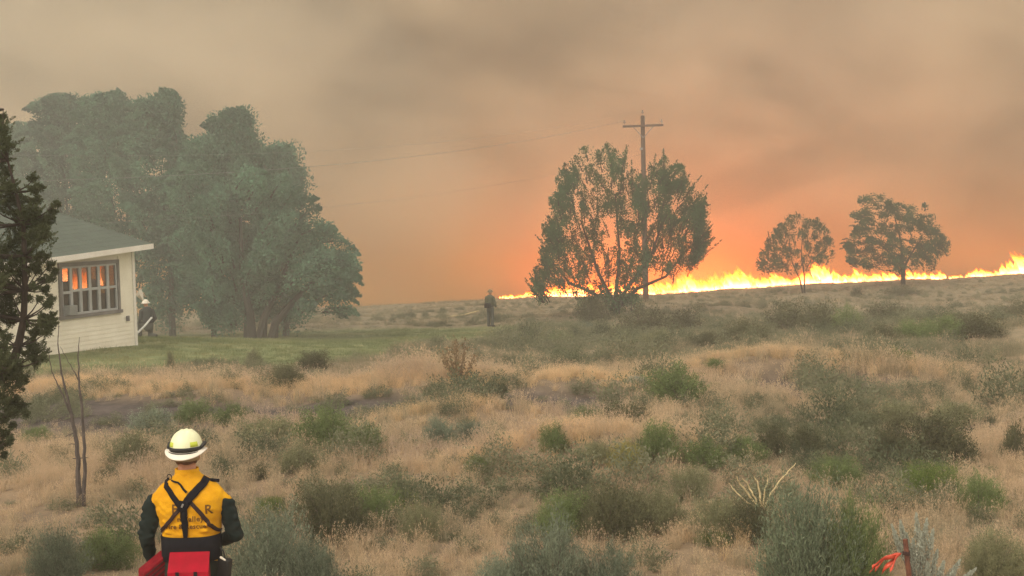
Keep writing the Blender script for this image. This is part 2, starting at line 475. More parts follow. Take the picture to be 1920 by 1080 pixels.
# flame height in metres along the front, read at photo columns
FH = [(935, .42), (990, .5), (1010, .75), (1040, 1.1), (1080, 1.5), (1110, 1.1), (1180, .7), (1240, .6), (1270, .8), (1300, 1.9), (1318, .9), (1340, 1.0), (1380, 1.6),
      (1400, 1.5), (1430, .8), (1460, 1.1), (1490, .8), (1530, 1.2), (1552, 1.9), (1575, .8), (1610, 1.1), (1640, .8), (1665, .9), (1690, .5), (1710, 0.9), (1740, .5),
      (1765, .8), (1785, .4), (1810, .35), (1835, .8), (1850, .7), (1870, .45), (1885, 1.2), (1900, 1.0), (1925, 1.9), (1960, 1.6), (2100, 1.5)]
fx = np.array([a for a, b in FH]); fh = np.array([b for a, b in FH])
spots = []
for row, (yo, n, hs, xa, xb) in enumerate([(100.6, 560, 1.0, 935, 2080), (101.8, 400, 1.1, 935, 2080), (104.0, 150, 1.2, 1000, 1750), (108.5, 170, 1.3, 1030, 1460), (113.0, 150, 1.5, 1030, 1460)]):
    for px in rng.uniform(xa, xb, n):
        X = (px - 960) / F * yo
        Yc = yo + rng.normal(0, .25) + .5 * math.sin(X * .35)
        h = .76 * np.interp(px, fx, fh) * (hs if px > 1120 else 1) * rng.uniform(.35, 1.12) * (.72 + .6 * max(0, .5 + noise.noise(Vector((X * 1.1, yo, 3)))))
        spots.append((X, Yc, gz(X, Yc), h, max(.06, h * rng.uniform(.15, .34))))
for X in rng.uniform(3, 18, 300):       # it burns deepest behind the big tree
    Yc = rng.uniform(106, 114); h = 1.15 * rng.uniform(.5, 1.1)
    spots.append((X, Yc, gz(X, Yc), h, h * rng.uniform(.16, .3)))
# the front runs on to the right, out of the picture; the farmhouse panes mirror it there
for X in rng.uniform(66, 94, 330):
    yo = rng.choice([100.6, 101.8]); Yc = yo + rng.normal(0, .3)
    h = np.interp(X, [42, 60, 72, 75, 79.5, 80.3, 84, 87, 98], [1.0, .8, .3, .3, .4, 2.8, 3.2, 4.0, 1.2]) * rng.uniform(.4, 1.1)
    spots.append((X, Yc, gz(X, Yc), h, max(.06, h * rng.uniform(.12, .26))))
o = flames('grass_fire', spots, rng)
tag(o, 'long line of bright orange grass flames along the low ridge', 'fire', kind='stuff')

# ------------------------------------------------------------------ house
PAINT = pbr('cream_paint', (0.86, 0.83, 0.70), (0.74, 0.70, 0.57), rough=0.6, scale=1.6, bump=0.2)
TRIM = pbr('white_trim', (0.80, 0.78, 0.72), (0.70, 0.67, 0.60), rough=0.55, scale=2.5)
FRAME = pbr('weathered_frame', (0.20, 0.195, 0.185), (0.13, 0.125, 0.12), rough=0.6, scale=3)
SASH = pbr('grey_sash', (0.42, 0.44, 0.43), (0.33, 0.35, 0.35), rough=0.5, scale=3)
SHINGLE = pbr('grey_shingle', (0.090, 0.120, 0.097), (0.068, 0.090, 0.074), rough=0.9, scale=2.2, bump=0.4)
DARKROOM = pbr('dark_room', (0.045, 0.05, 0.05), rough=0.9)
def glass_mat():
    m, nt, out = nmat('window_glass')
    g = nt.nodes.new('ShaderNodeBsdfGlossy'); g.inputs['Roughness'].default_value = 0.01; g.inputs['Color'].default_value = (0.95, 0.97, 0.97, 1)
    t = nt.nodes.new('ShaderNodeBsdfTransparent'); t.inputs['Color'].default_value = (0.80, 0.86, 0.84, 1)
    fr = nt.nodes.new('ShaderNodeFresnel'); fr.inputs['IOR'].default_value = 1.95
    mx = nt.nodes.new('ShaderNodeMixShader')
    nt.links.new(fr.outputs[0], mx.inputs[0]); nt.links.new(t.outputs[0], mx.inputs[1]); nt.links.new(g.outputs[0], mx.inputs[2])
    nt.links.new(mx.outputs[0], out.inputs[0])
    return m
GLASS = glass_mat()
# corner nearest the trees, and the window wall running back towards the camera's left
HC = at(255, 640, 42.0); HN = at(84, 668, 38.0)
hdir = Vector((HN.x - HC.x, HN.y - HC.y, 0)).normalized()       # along the wall, u axis
hrot = math.atan2(hdir.y, hdir.x)
base_z = HC.z
house = empty('farmhouse', (HC.x, HC.y, base_z), hrot, 'cream clapboard farmhouse with grey hipped roof and a bank of windows', 'house')
# house frame: x = along wall towards the left (u), y = outwards is ... towards the camera side
Minv = (Matrix.Translation((HC.x, HC.y, base_z)) @ Matrix.Rotation(hrot, 4, 'Z')).inverted()
def on_wall(px, py, off=0.0):
    """where the sight line through a photo pixel meets the window wall, in house coordinates (u, z)"""
    o = Minv @ Vector((0, 0, CAMZ)); d = Minv.to_3x3() @ ray(px, py)
    t = (off - o.y) / d.y
    p = o + d * t
    return p.x, p.z
osign = 1.0 if (Minv @ Vector((0, 0, CAMZ))).y > 0 else -1.0      # the camera's side of the wall
WL = 9.0; WH = 2.95; WD = 7.0
wu1, wz_top1 = on_wall(219, 486); _, wz_bot1 = on_wall(219, 583)
wu2, wz_top2 = on_wall(108, 497); _, wz_bot2 = on_wall(108, 602)
wt, wb = (wz_top1 + wz_top2) / 2, (wz_bot1 + wz_bot2) / 2
print('house', HC, hrot, 'window u', wu1, wu2, 'z', wz_top1, wz_top2, wz_bot1, wz_bot2)
OUT = osign
# lap siding: each course a wedge-section board, cut round the window
def lap(bm, u0, u1, z0, h, y0=0.0):
    o1, o2 = 0.023 * OUT, 0.012 * OUT
    vs = [bm.verts.new(c) for c in ((u0, y0, z0), (u1, y0, z0), (u1, y0 + o1, z0), (u0, y0 + o1, z0),
                                     (u0, y0, z0 + h), (u1, y0, z0 + h), (u1, y0 + o2, z0 + h), (u0, y0 + o2, z0 + h))]
    for f in ((0, 1, 2, 3), (3, 2, 6, 7), (4, 5, 6, 7), (0, 3, 7, 4), (1, 2, 6, 5), (0, 1, 5, 4)):
        bm.faces.new([vs[i] for i in f])
LAPH = 0.125
bm = bmesh.new(); n = int((WH + .6) / LAPH)
for k in range(n):
    z = -0.62 + k * LAPH
    if z + LAPH > WH: break
    if z + LAPH > wb - .04 and z < wt + .04:
        lap(bm, 0.09, wu1 - .04, z, LAPH); lap(bm, wu2 + .04, WL, z, LAPH)
    else:
        lap(bm, 0.09, WL, z, LAPH)
sd = bm_link('siding', bm, PAINT, house); sd['kind'] = 'stuff'
bm = bmesh.new()
T = 0.12
zc0 = -0.7
def wallbox(bm, u0, u1, z0, z1, y0=-T, y1=-0.002):
    box(bm, ((u0 + u1) / 2, OUT * (y0 + y1) / 2, (z0 + z1) / 2), (abs(u1 - u0), abs(y1 - y0), z1 - z0))
wallbox(bm, 0.0, wu1, zc0, WH); wallbox(bm, wu2, WL, zc0, WH)
wallbox(bm, wu1, wu2, zc0, wb); wallbox(bm, wu1, wu2, wt, WH)
box(bm, (-.002 + T / 2, -OUT * (T + WD) / 2, (zc0 + WH) / 2), (T, WD - T, WH - zc0))
box(bm, (WL - T / 2, -OUT * (T + WD) / 2, (zc0 + WH) / 2), (T, WD - T, WH - zc0))
box(bm, (WL / 2, -OUT * (WD + T / 2), (zc0 + WH) / 2), (WL, T, WH - zc0))
bm_link('wall', bm, PAINT, house)
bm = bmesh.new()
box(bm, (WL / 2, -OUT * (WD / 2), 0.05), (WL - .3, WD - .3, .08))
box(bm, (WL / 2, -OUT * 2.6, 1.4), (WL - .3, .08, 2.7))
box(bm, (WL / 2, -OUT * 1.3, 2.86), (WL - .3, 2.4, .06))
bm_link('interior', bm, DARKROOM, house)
bm = bmesh.new()
box(bm, (0.03, OUT * .026, (zc0 + WH) / 2), (.12, .05, WH - zc0), bevel=.006)
bm_link('corner_board', bm, TRIM, house)
bm = bmesh.new(); box(bm, (WL / 2 + .1, OUT * .028, -0.72), (WL - .2, .05, .2))
bm_link('foundation', bm, pbr('concrete', (0.30, 0.27, 0.24), rough=.9), house)
# window bank: dark frame, six double-hung units
win = bpy.data.meshes.new('window_bank')
bm = bmesh.new()
fw = .09
for (u0, u1, z0, z1) in ((wu1 - .02, wu1 + fw, wb - .02, wt + .02), (wu2 - fw, wu2 + .02, wb - .02, wt + .02)):
    box(bm, ((u0 + u1) / 2, OUT * .02, (z0 + z1) / 2), (u1 - u0, .10, z1 - z0), bevel=.006)
box(bm, ((wu1 + wu2) / 2, OUT * .02, wt - .035), (wu2 - wu1 - 2 * fw, .098, .11))
box(bm, ((wu1 + wu2) / 2, OUT * .035, wb + .03), (wu2 - wu1 + .14, .14, .10), bevel=.008)
bm.to_mesh(win); bm.free()
win = link('window', win, FRAME, house)
NW = 6
du = (wu2 - wu1 - 2 * fw) / NW
rw = random.Random(5)
for k in range(NW):
    u0 = wu1 + fw + k * du; u1 = u0 + du
    bm = bmesh.new()
    zb, zt = wb + .08, wt - .09
    zm = zb + (zt - zb) * .50
    if k == NW - 1: zm -= 0.04
    m_ = .035
    for (a0, a1, b0, b1, yo) in ((u0, u0 + .055, zb, zt, .01), (u1 - .055, u1, zb, zt, .01),
                                  (u0 + .055, u1 - .055, zm - m_, zm + m_, .015), (u0 + .055, u1 - .055, zb, zb + .06, .01), (u0 + .055, u1 - .055, zt - .05, zt, .01)):
        box(bm, ((a0 + a1) / 2, OUT * yo, (b0 + b1) / 2), (a1 - a0 - .004, .06, b1 - b0), bevel=.004)
    bm_link('sash', bm, SASH, win)
    for half, (z0, z1) in enumerate(((zb + .06, zm - m_), (zm + m_, zt - .05))):
        bm = bmesh.new()
        a = rw.uniform(-.004, .004)
        box(bm, (0, 0, 0), (u1 - u0 - .115, .006, z1 - z0 + .004))
        p = bm_link('pane', bm, GLASS, win)
        p.location = ((u0 + u1) / 2, OUT * (.0 if half else -.012), (z0 + z1) / 2)
        p.rotation_euler = (rw.uniform(-.008, .008), 0, a)
# window air conditioner in the lower sash nearest the juniper
bm = bmesh.new()
uc = wu2 - fw - du * .55
box(bm, (uc, OUT * .13, wb + .24), (.34, .22, .26), bevel=.015)
for i in range(5): box(bm, (uc, OUT * .244, wb + .16 + i * .04), (.29, .012, .012))
bm_link('air_conditioner', bm, pbr('ac_metal', (0.30, 0.32, 0.31), rough=.5), house)
# wall outlet box
bm = bmesh.new(); ou, oz = on_wall(237, 597)
box(bm, (ou, OUT * .055, oz), (.12, .05, .16), bevel=.008)
bm_link('outlet_box', bm, FRAME, house)
# hipped roof: the eave sags slightly towards the near end, as in the photograph
EO = 0.55                                   # overhang
eu1, ez1 = on_wall(287, 457, OUT * EO)
eu2, ez2 = on_wall(100, 483, OUT * EO)
def eave_z(u): return ez1 + (ez2 - ez1) * min(1.0, (u - eu1) / (eu2 - eu1)) if u < eu2 else ez2 - 0.02 * (u - eu2)
hu, hz_ = on_wall(118, 392, -OUT * 2.0)
print('eave', eu1, ez1, eu2, ez2, 'hip point', hu, hz_)
RID_U, RID_Y, RID_Z = 3.7, -OUT * 3.4, WH + 2.05
U2 = WL + .5
bm = bmesh.new()
top = {}
NS_ = 26
for i in range(NS_ + 1):                    # courses from eave to ridge, stepped like shingle rows
    pass
Eu = [eu1 + (U2 - eu1) * i / 12 for i in range(13)]
front_eave = [Vector((u, OUT * EO, eave_z(u))) for u in Eu]
ridge_u = [max(RID_U, u) for u in Eu]
ridge = [Vector((u, RID_Y, RID_Z)) for u in ridge_u]
def slab_rows(bm, lower, upper, rows=22, step=.005):
    for r in range(rows):
        a0 = r / rows; a1 = (r + 1) / rows
        for i in range(len(lower) - 1):
            p = [lower[i].lerp(upper[i], a0), lower[i + 1].lerp(upper[i + 1], a0), lower[i + 1].lerp(upper[i + 1], a1), lower[i].lerp(upper[i], a1)]
            up = Vector((0, 0, step))
            v = [bm.verts.new(p[0] + up), bm.verts.new(p[1] + up), bm.verts.new(p[2]), bm.verts.new(p[3])]
            bm.faces.new(v)
            w = [bm.verts.new(p[0] - Vector((0, 0, .004))), bm.verts.new(p[1] - Vector((0, 0, .004)))]
            bm.faces.new((w[0], w[1], v[1], v[0]))
slab_rows(bm, front_eave, ridge)
back_y = -OUT * (WD + EO)
side_lo = [Vector((eu1, OUT * EO + (back_y - OUT * EO) * i / 6, ez1)) for i in range(7)]
side_up = [Vector((RID_U, RID_Y, RID_Z))] * 7
slab_rows(bm, side_lo, side_up)
bk_lo = [Vector((u, back_y, ez1)) for u in Eu]
slab_rows(bm, bk_lo, ridge, rows=10)
for poly in ((Vector((U2, OUT * EO, eave_z(U2))), Vector((U2, back_y, ez1)), Vector((U2, RID_Y, RID_Z))),):
    bm.faces.new([bm.verts.new(p) for p in poly])
rf = bm_link('roof', bm, SHINGLE, house)
bm = bmesh.new()
for i in range(12):
    a, b = front_eave[i], front_eave[i + 1]
    vs = []
    for (yy, zz) in ((.01, .008), (.01, -.15), (-.02, -.15), (-.02, .004)):
        vs.append((bm.verts.new(a + Vector((0, OUT * yy, zz))), bm.verts.new(b + Vector((0, OUT * yy, zz)))))
    for j in range(4): bm.faces.new((vs[j][0], vs[j][1], vs[(j + 1) % 4][1], vs[(j + 1) % 4][0]))
box(bm, (eu1 - .012, OUT * (EO - (EO * 2 + WD) / 2), ez1 - .07), (.03, EO * 2 + WD, .155))
bm_link('fascia', bm, TRIM, rf)
bm = bmesh.new()
for i in range(12):
    a, b = front_eave[i] + Vector((0, -OUT * .022, -.13)), front_eave[i + 1] + Vector((0, -OUT * .022, -.13))
    c_, d_ = Vector((b.x, OUT * .03, b.z)), Vector((a.x, OUT * .03, a.z))
    bm.faces.new([bm.verts.new(p) for p in (a, b, c_, d_)])
bm_link('soffit', bm, TRIM, rf)


# ------------------------------------------------------------------ trees
BARK = pbr('grey_bark', (0.045, 0.038, 0.030), (0.022, 0.019, 0.016), rough=.95, scale=3, bump=.5, stretch=(6, 6, 1))
def plume(rng, p0, d0, length, bend, rad, nleaf, L, W, wind_align=0.0, sharp=1.0):
    """a curved leafy limb: returns spine points and leaf positions, directions"""
    K = 9
    pts = [np.array(p0, float)]; d = np.array(d0, float); d /= np.linalg.norm(d)
    for i in range(K):
        d = d + bend * (i / K) ** 1.2 / K * 3; d /= np.linalg.norm(d)
        pts.append(pts[-1] + d * length / K)
    pts = np.array(pts)
    t = rng.beta(1.6, 1.1, nleaf)
    f = t * K; i = np.minimum(f.astype(int), K - 1); fr = (f - i)[:, None]
    base = pts[i] * (1 - fr) + pts[i + 1] * fr
    dirs = unit(pts[i + 1] - pts[i])
    prof = np.sin(np.pi * np.clip(t * .86 + .12, 0, 1)) ** .7 * (1 - t ** 3 * .75)
    off = rng.normal(size=(nleaf, 3)); off = unit(off) * (rng.random((nleaf, 1)) ** .45) * (rad * prof)[:, None]
    P = base + off
    D = unit(dirs * (0.8 + wind_align) + rng.normal(size=(nleaf, 3)) * .55 + unit(off) * .35)
    return pts, P, D, t

def make_tree(name, x, y, H, plumes, leafmat, label, group, seed, L=.16, W=.07, trunk_r=.16, trunks=None, wind_align=.3, z=None, gaps=0.0):
    """plumes: list of (start height, azimuth-x, azimuth-y, rise, length, radius, leaves, bend vector)"""
    rng = np.random.default_rng(seed)
    z = gz(x, y) - .05 if z is None else z
    root = empty(name, (x, y, z), 0, label, 'tree', group)
    PP, DD, TT = [], [], []
    bmt = bmesh.new()
    for tr in (trunks or [[(0, 0, 0), (0.05, 0, H * .3), (-.05, 0, H * .62)]]):
        n_ = len(tr); tube(bmt, [Vector(p) + Vector((0, 0, -.2 if i == 0 else 0)) for i, p in enumerate(tr)], [trunk_r * (1.25 if i == 0 else 1 - .75 * i / (n_ - 1)) for i in range(n_)], 8)
    for (h0, dx, dy, rise, ln, rad, nl, bend, sx, sy) in plumes:
        p0 = np.array((sx, sy, h0)); d0 = np.array((dx, dy, rise))
        pts, P, D, t = plume(rng, p0, d0, ln, np.array(bend), rad, nl, L, W, wind_align)
        tube(bmt, pts[:7], [max(.008, min(.05, trunk_r * .22) * (1 - i / 8)) for i in range(7)], 5)
        PP.append(P); DD.append(D)
        tone = rng.random(nl) * .38 + .62 * rng.random()
        TT.append(tone)
    P = np.concatenate(PP); D = np.concatenate(DD); T = np.concatenate(TT)
    Ls = L * rng.uniform(.6, 1.35, len(P)); Ws = W * rng.uniform(.6, 1.35, len(P))
    me = np_mesh('crown', leaves(P, D, Ls, Ws, rng), 4, T)
    bm_link('trunk', bmt, BARK, root)
    link('crown', me, leafmat, root)
    return root

POPLAR = leaf_mat('poplar_leaf', (0.022, 0.058, 0.042), (0.165, 0.315, 0.205), trans=.3, patch=.7)
ELM = leaf_mat('elm_leaf', (0.018, 0.050, 0.024), (0.085, 0.185, 0.085), trans=.2, patch=.6)
def poplar_plumes(rng, H, W, n, lo=.14, nl=520, wind=1.0, rad=.75, round_=0.0):
    out = []
    for i in range(n):
        h = lo + (1 - lo) * (i / n) ** .85
        a = rng.uniform(0, 2 * math.pi)
        width = W * (0.62 + .38 * math.sin(math.pi * min(1, h * 1.15))) * (1 - .55 * max(0, h - .6) / .4)
        r0 = rng.uniform(.05, .75) * width
        ln = H * rng.uniform(.10, .20)
        sx, sy = r0 * math.cos(a), r0 * math.sin(a) * .8
        rise = 1.5 - round_ * rng.uniform(0, 1.6)
        out.append((min(h * H, H - ln * .75), math.cos(a) * .55 - .15 * wind, math.sin(a) * .5, rise, ln, rad * rng.uniform(.5, 1.15), nl,
                    (-1.15 * wind * rng.uniform(.3, 1.5), 0, -.75 * wind - .3 * round_), sx, sy))
    return out
G = 'windbreak trees behind the farmhouse'
# photo column of the trunk, row of the top, half width in px, depth, label
PT = [
    (55, 236, 62, 66, 'palest hazy poplar at the far left of the windbreak, above the farmhouse roof', 58, 'thin'),
    (140, 182, 66, 62, 'tall poplar with wind-bent plumes left of the tallest pair, rising behind the farmhouse roof', 84, ''),
    (225, 176, 62, 60, 'tallest poplar in the windbreak with its tips blown left, above the house window', 90, ''),
    (322, 180, 62, 59, 'broad tall poplar right of the farmhouse eave, with slim trunk near the house corner', 90, ''),
    (400, 262, 58, 57, 'shorter dark poplar with bare trunk in the middle of the windbreak', 70, ''),
    (462, 207, 62, 58, 'tall poplar with a drooping tip standing behind the thick low trunk of the windbreak', 88, ''),
    (535, 275, 62, 60, 'rounded tree at the right shoulder of the windbreak, next to the outermost tree', 84, 'round'),
]
for i, (px, ptop, hw, Y, lab, n, kind) in enumerate(PT):
    rng = np.random.default_rng(100 + i)
    p = at(px, 600, Y); x = p.x; z0 = gz(x, Y)
    topz = at(px, ptop, Y).z; H = topz - z0; s = scale_at(Y); W = hw / s * 1.05
    pl = poplar_plumes(rng, H, W, n, lo=.05, nl=640, round_=.5 if kind == 'round' else 0, rad=.78)
    # the plumed crown top
    for k in range(46):
        hh = rng.uniform(.35, .97); dxk = rng.choice([-1, 1]) * W * rng.uniform(.75, 1.05) * (1 - .75 * max(0, hh - .55) / .45)
        pl.append((H * hh - .3, np.sign(dxk) * .35 - .35, rng.uniform(-.3, .3), 1.3, rng.uniform(.6, 1.2), .13, 80, (-2.4, 0, -1.3), dxk * .95, rng.uniform(-.6, .6)))
    for k in range(9):
        dxk = rng.uniform(-.8, .7) * W
        pl.append((H * rng.uniform(.78, .88) - abs(dxk) * .9, dxk * .1 - .1, rng.uniform(-.2, .2), 1.8, H * rng.uniform(.15, .24), .24, 420, (-2.6, 0, -1.9), dxk, rng.uniform(-.4, .4)))
    for k in range(7):
        dxk = rng.uniform(-.6, .6) * W
        pl.append((H * rng.uniform(.74, .84) - abs(dxk) * .7, dxk * .12, rng.uniform(-.2, .2), 1.6, H * .2, .42, 420, (-1.9, 0, -1.5), dxk, rng.uniform(-.4, .4)))
    make_tree('poplar_tree', x, Y, H, pl, POPLAR, lab, G, 200 + i, L=.15, W=.066, wind_align=-.3, trunk_r=.13 if i != 4 else .11,
              trunks=[[(0, 0, 0), (.05, 0, H * .25), (-.1, 0, H * .5), (-.2, 0, H * .72)]])
# wide tree at the right end: low thick trunk, crown spreading right
rng = np.random.default_rng(77)
Y = 56.0; p = at(470, 610, Y); x = p.x; s = scale_at(Y)
pl = []
for i in range(120):
    a = rng.uniform(-.35, 1.0); b = rng.uniform(0, 1)
    X0 = (rng.uniform(-55, 175)) / s; Zmax = (np.interp(X0 * s, [-60, 0, 60, 110, 150, 190], [250, 330, 330, 260, 190, 120])) / s
    Zmin = np.interp(X0 * s, [-60, 0, 60, 120, 160, 190], [8, 14, 26, 44, 66, 90]) / s
    h = Zmin + (Zmax - Zmin) * b ** .8 * .86
    pl.append((h, .35 * np.sign(X0) + .2, rng.uniform(-.5, .5), .75 - .5 * (X0 * s > 120), rng.uniform(.9, 1.6), rng.uniform(.4, .75), 520,
               (-.2 + .5 * (X0 > 2), 0, -.8), X0 - .35, rng.uniform(-1.6, 1.6)))
for i in range(14):
    pl.append((rng.uniform(1.0, 4.6), 1, rng.uniform(-.3, .3), .05, rng.uniform(1.0, 1.6), .35, 260, (0.1, 0, -.8), rng.uniform(2.9, 3.35), rng.uniform(-.8, .8)))
make_tree('spreading_tree', x, Y, 7.5, pl, POPLAR, 'outermost tree of the windbreak with thick low trunk and crown spreading right over the lawn', G, 301, L=.14, W=.066, wind_align=-.3, trunk_r=.22,
          trunks=[[(0, 0, 0), (.0, 0, 1.0), (-.3, .1, 2.6), (-.3, .2, 5.0)], [(.35, 0, 0), (.55, 0, .9), (1.2, .1, 2.2), (2.0, .1, 4.0)], [(.8, .1, 0), (1.0, 0, .7), (1.9, 0, 1.7), (3.2, .2, 2.9)]])

# the round-crowned tree in front of the pole
def fan_tree(name, px, py, Y, lab, silhouette, seed, mat_, nbr, nl, L, W, rad, trunk_r, trunks=None, wind=0.0, group=None, rise=1.2):
    """silhouette: list of (column offset px, top px above base, bottom px above base)"""
    rng = np.random.default_rng(seed)
    p = at(px, py, Y); x = p.x; s = scale_at(Y)
    sx = [a for a, b, c in silhouette]; tp = [b for a, b, c in silhouette]; bt = [c for a, b, c in silhouette]
    pl = []
    H = max(tp) / s
    zoff = p.z - gz(x, Y)
    for i in range(nbr):
        X = rng.uniform(min(sx), max(sx))
        t_, b_ = np.interp(X, sx, tp), np.interp(X, sx, bt)
        thin = rng.random() < .32
        ln = (rng.uniform(.10, .19) if thin else rng.uniform(.06, .11)) * H
        h = (b_ + (t_ - b_) * rng.random() ** .85) / s - ln * .55
        Xm = X / s
        halfw = (max(sx) - min(sx)) / 2 / s
        yy = rng.uniform(-1, 1) * halfw * .75 * math.sqrt(max(.05, 1 - (Xm / halfw) ** 2 * .9))
        pl.append((max(h, .05 * H), Xm / halfw * .7 - wind + rng.normal() * .35, yy / halfw * .8 + rng.normal() * .3, rise, ln, (rad * .3 if thin else rad * rng.uniform(.7, 1.3)), (nl // 3 if thin else nl), (-.8 * wind, 0, -.7 * wind - .1), Xm * .92, yy))
    return make_tree(name, x, Y, H, pl, mat_, lab, group, seed + 1, L=L, W=W, trunk_r=trunk_r, trunks=trunks, wind_align=-.35 + wind * .5, z=p.z if abs(zoff) < .6 else None)
SIL = [(-148, 78, 55), (-130, 130, 62), (-118, 215, 90), (-98, 268, 60), (-85, 300, 50), (-50, 318, 10), (-5, 325, -8), (30, 318, 14), (52, 262, 70), (66, 262, 85), (84, 318, 95), (110, 306, 100), (140, 276, 90), (165, 240, 110), (182, 200, 150)]
H_ = 328 / scale_at(70)
fan_tree('elm_tree', 1152, 603, 70, 'largest round-crowned tree, in front of the utility pole and the flames', SIL, 41, ELM, 560, 190, .11, .055, .45, .15,
         trunks=[[(0, 0, 0), (-.05, 0, 1.0), (-.8, 0, 2.6), (-1.6, 0, 5.2)], [(0, 0, 0), (.06, .05, .7), (.1, .1, 1.3), (.35, .1, 3.4), (.2, .2, 6.4)],
                 [(0, 0, 0), (.05, 0, .6), (.7, 0, 1.7), (1.9, .1, 3.2), (2.8, .2, 5.6)], [(0, 0, 0), (-.1, 0, .5), (-.5, .3, 1.2), (-2.2, .3, 2.0), (-3.0, .2, 3.0)],
                 [(0, 0, 0), (.1, .1, .6), (1.2, .4, 1.6), (2.7, .4, 2.2), (3.8, .3, 3.6)]])
SIL2 = [(-85, 62, 52), (-70, 100, 40), (-50, 125, 38), (-20, 145, 42), (0, 150, 50), (20, 138, 55), (45, 118, 52), (52, 100, 80)]
fan_tree('small_tree', 1507, 551, 89, 'smaller of the two lone trees before the flames, with twin thin stems', SIL2, 51, ELM, 190, 105, .11, .055, .34, .06,
         trunks=[[(0, 0, 0), (-.25, 0, 1.0), (-.7, 0, 2.0), (-.9, 0, 3.3)], [(.05, 0, 0), (.05, 0, 1.2), (-.1, .1, 2.4), (0, .1, 4.0)]])
SIL3 = [(-102, 80, 58), (-88, 140, 45), (-70, 172, 40), (-45, 180, 36), (-10, 168, 26), (20, 165, 28), (45, 140, 34), (65, 118, 40), (82, 85, 60)]
fan_tree('small_tree', 1693, 537, 92, 'darker wind-swept lone tree with single trunk, nearest the right edge', SIL3, 61, ELM, 300, 150, .12, .06, .42, .125,
         trunks=[[(0, 0, 0), (.05, 0, 1.3), (-.1, 0, 3.0), (-.5, 0, 4.6)], [(.02, 0, .3), (.1, 0, 1.3), (.6, 0, 2.2), (1.3, 0, 3.2)], [(.02, 0, .4), (-.05, 0, 1.4), (-1.0, 0, 2.4), (-2.0, 0, 3.4)]], wind=.9, rise=.9)

# ------------------------------------------------------------------ utility pole and wires
WOOD = pbr('pole_wood', (0.115, 0.075, 0.055), (0.07, 0.045, 0.035), rough=.9, scale=2, bump=.3, stretch=(8, 8, .6))
STEEL = pbr('galvanised', (0.35, 0.34, 0.33), rough=.5, metal=.6)
CERAM = pbr('insulator', (0.30, 0.24, 0.20), rough=.25, spec=.6)
PB = at(1211, 570, 84); PT_ = at(1199, 206, 84)
pole = empty('utility_pole', (PB.x, 84, gz(PB.x, 84) - .05), 0, 'weathered wooden utility pole with one crossarm behind the largest tree', 'utility pole')
o0 = Vector(pole.location)
top = Vector((PT_.x - PB.x + .18, 0, PT_.z - o0.z - .35))
bm = bmesh.new(); tube(bm, [(0, 0, -.6), top * .5, top], [.19, .16, .125], 12); bm_link('pole', bm, WOOD, pole, smooth=False)
def along(z): return Vector((top.x * z / top.z, 0, z))
ca = along(top.z - .62)
bm = bmesh.new(); box(bm, ca + Vector((0, -.17, 0)), (2.45, .10, .13), bevel=.01, rot=Matrix.Rotation(R(-.6), 3, 'Y')); bm_link('crossarm', bm, WOOD, pole)
for sgn in (-1, 1):
    bm = bmesh.new(); tube(bm, [ca + Vector((sgn * .62, -.235, -.04)), ca + Vector((0, -.2, -.72))], .022, 6); bm_link('brace', bm, STEEL, pole)
INS = []
for dx, dz in ((-1.12, 0), (1.12, 0)):
    bm = bmesh.new(); q = ca + Vector((dx, -.17, .06))
    tube(bm, [q, q + Vector((0, 0, .16))], .015, 6); tube(bm, [q + Vector((0, 0, .12)), q + Vector((0, 0, .17)), q + Vector((0, 0, .21)), q + Vector((0, 0, .29))], [.075, .085, .045, .06], 10)
    bm_link('insulator', bm, CERAM, pole); INS.append(o0 + q + Vector((0, 0, .27)))
bm = bmesh.new(); q = top; tube(bm, [q, q + Vector((0, 0, .18))], .02, 6); tube(bm, [q + Vector((0, 0, .14)), q + Vector((0, 0, .2)), q + Vector((0, 0, .24)), q + Vector((0, 0, .34))], [.07, .08, .04, .055], 10)
bm_link('insulator', bm, CERAM, pole); INS.append(o0 + q + Vector((0, 0, .3)))
bm = bmesh.new(); q = along(top.z - 2.0); box(bm, q + Vector((-.12, -.12, 0)), (.18, .1, .14), bevel=.01); bm_link('bracket', bm, STEEL, pole)
WIRE = pbr('weathered_wire', (0.24, 0.27, 0.25), rough=.4, metal=.3)
def wire(a, b, sag, label, r=.004):
    bm = bmesh.new(); pts = []
    for i in range(25):
        t = i / 24; p = a.lerp(b, t); p.z -= sag * 4 * t * (1 - t); pts.append(p)
    tube(bm, pts, r, 5)
    o = bm_link('overhead_wire', bm, WIRE); tag(o, label, 'wire', 'overhead wires from the pole')
far_l = at(-330, 345, 40)
wire(INS[0], far_l, .9, 'pale overhead wire crossing the windbreak trees from the left end of the crossarm', .008)
wire(INS[2], far_l + Vector((0.8, 1.0, .95)), 1.0, 'topmost overhead wire, running left from the pole top')
wire(INS[1] + Vector((-1.1, 0, -2.0)), far_l + Vector((0, .5, -1.35)), 1.0, 'lowest overhead wire, sagging past the windbreak just above the house roof')

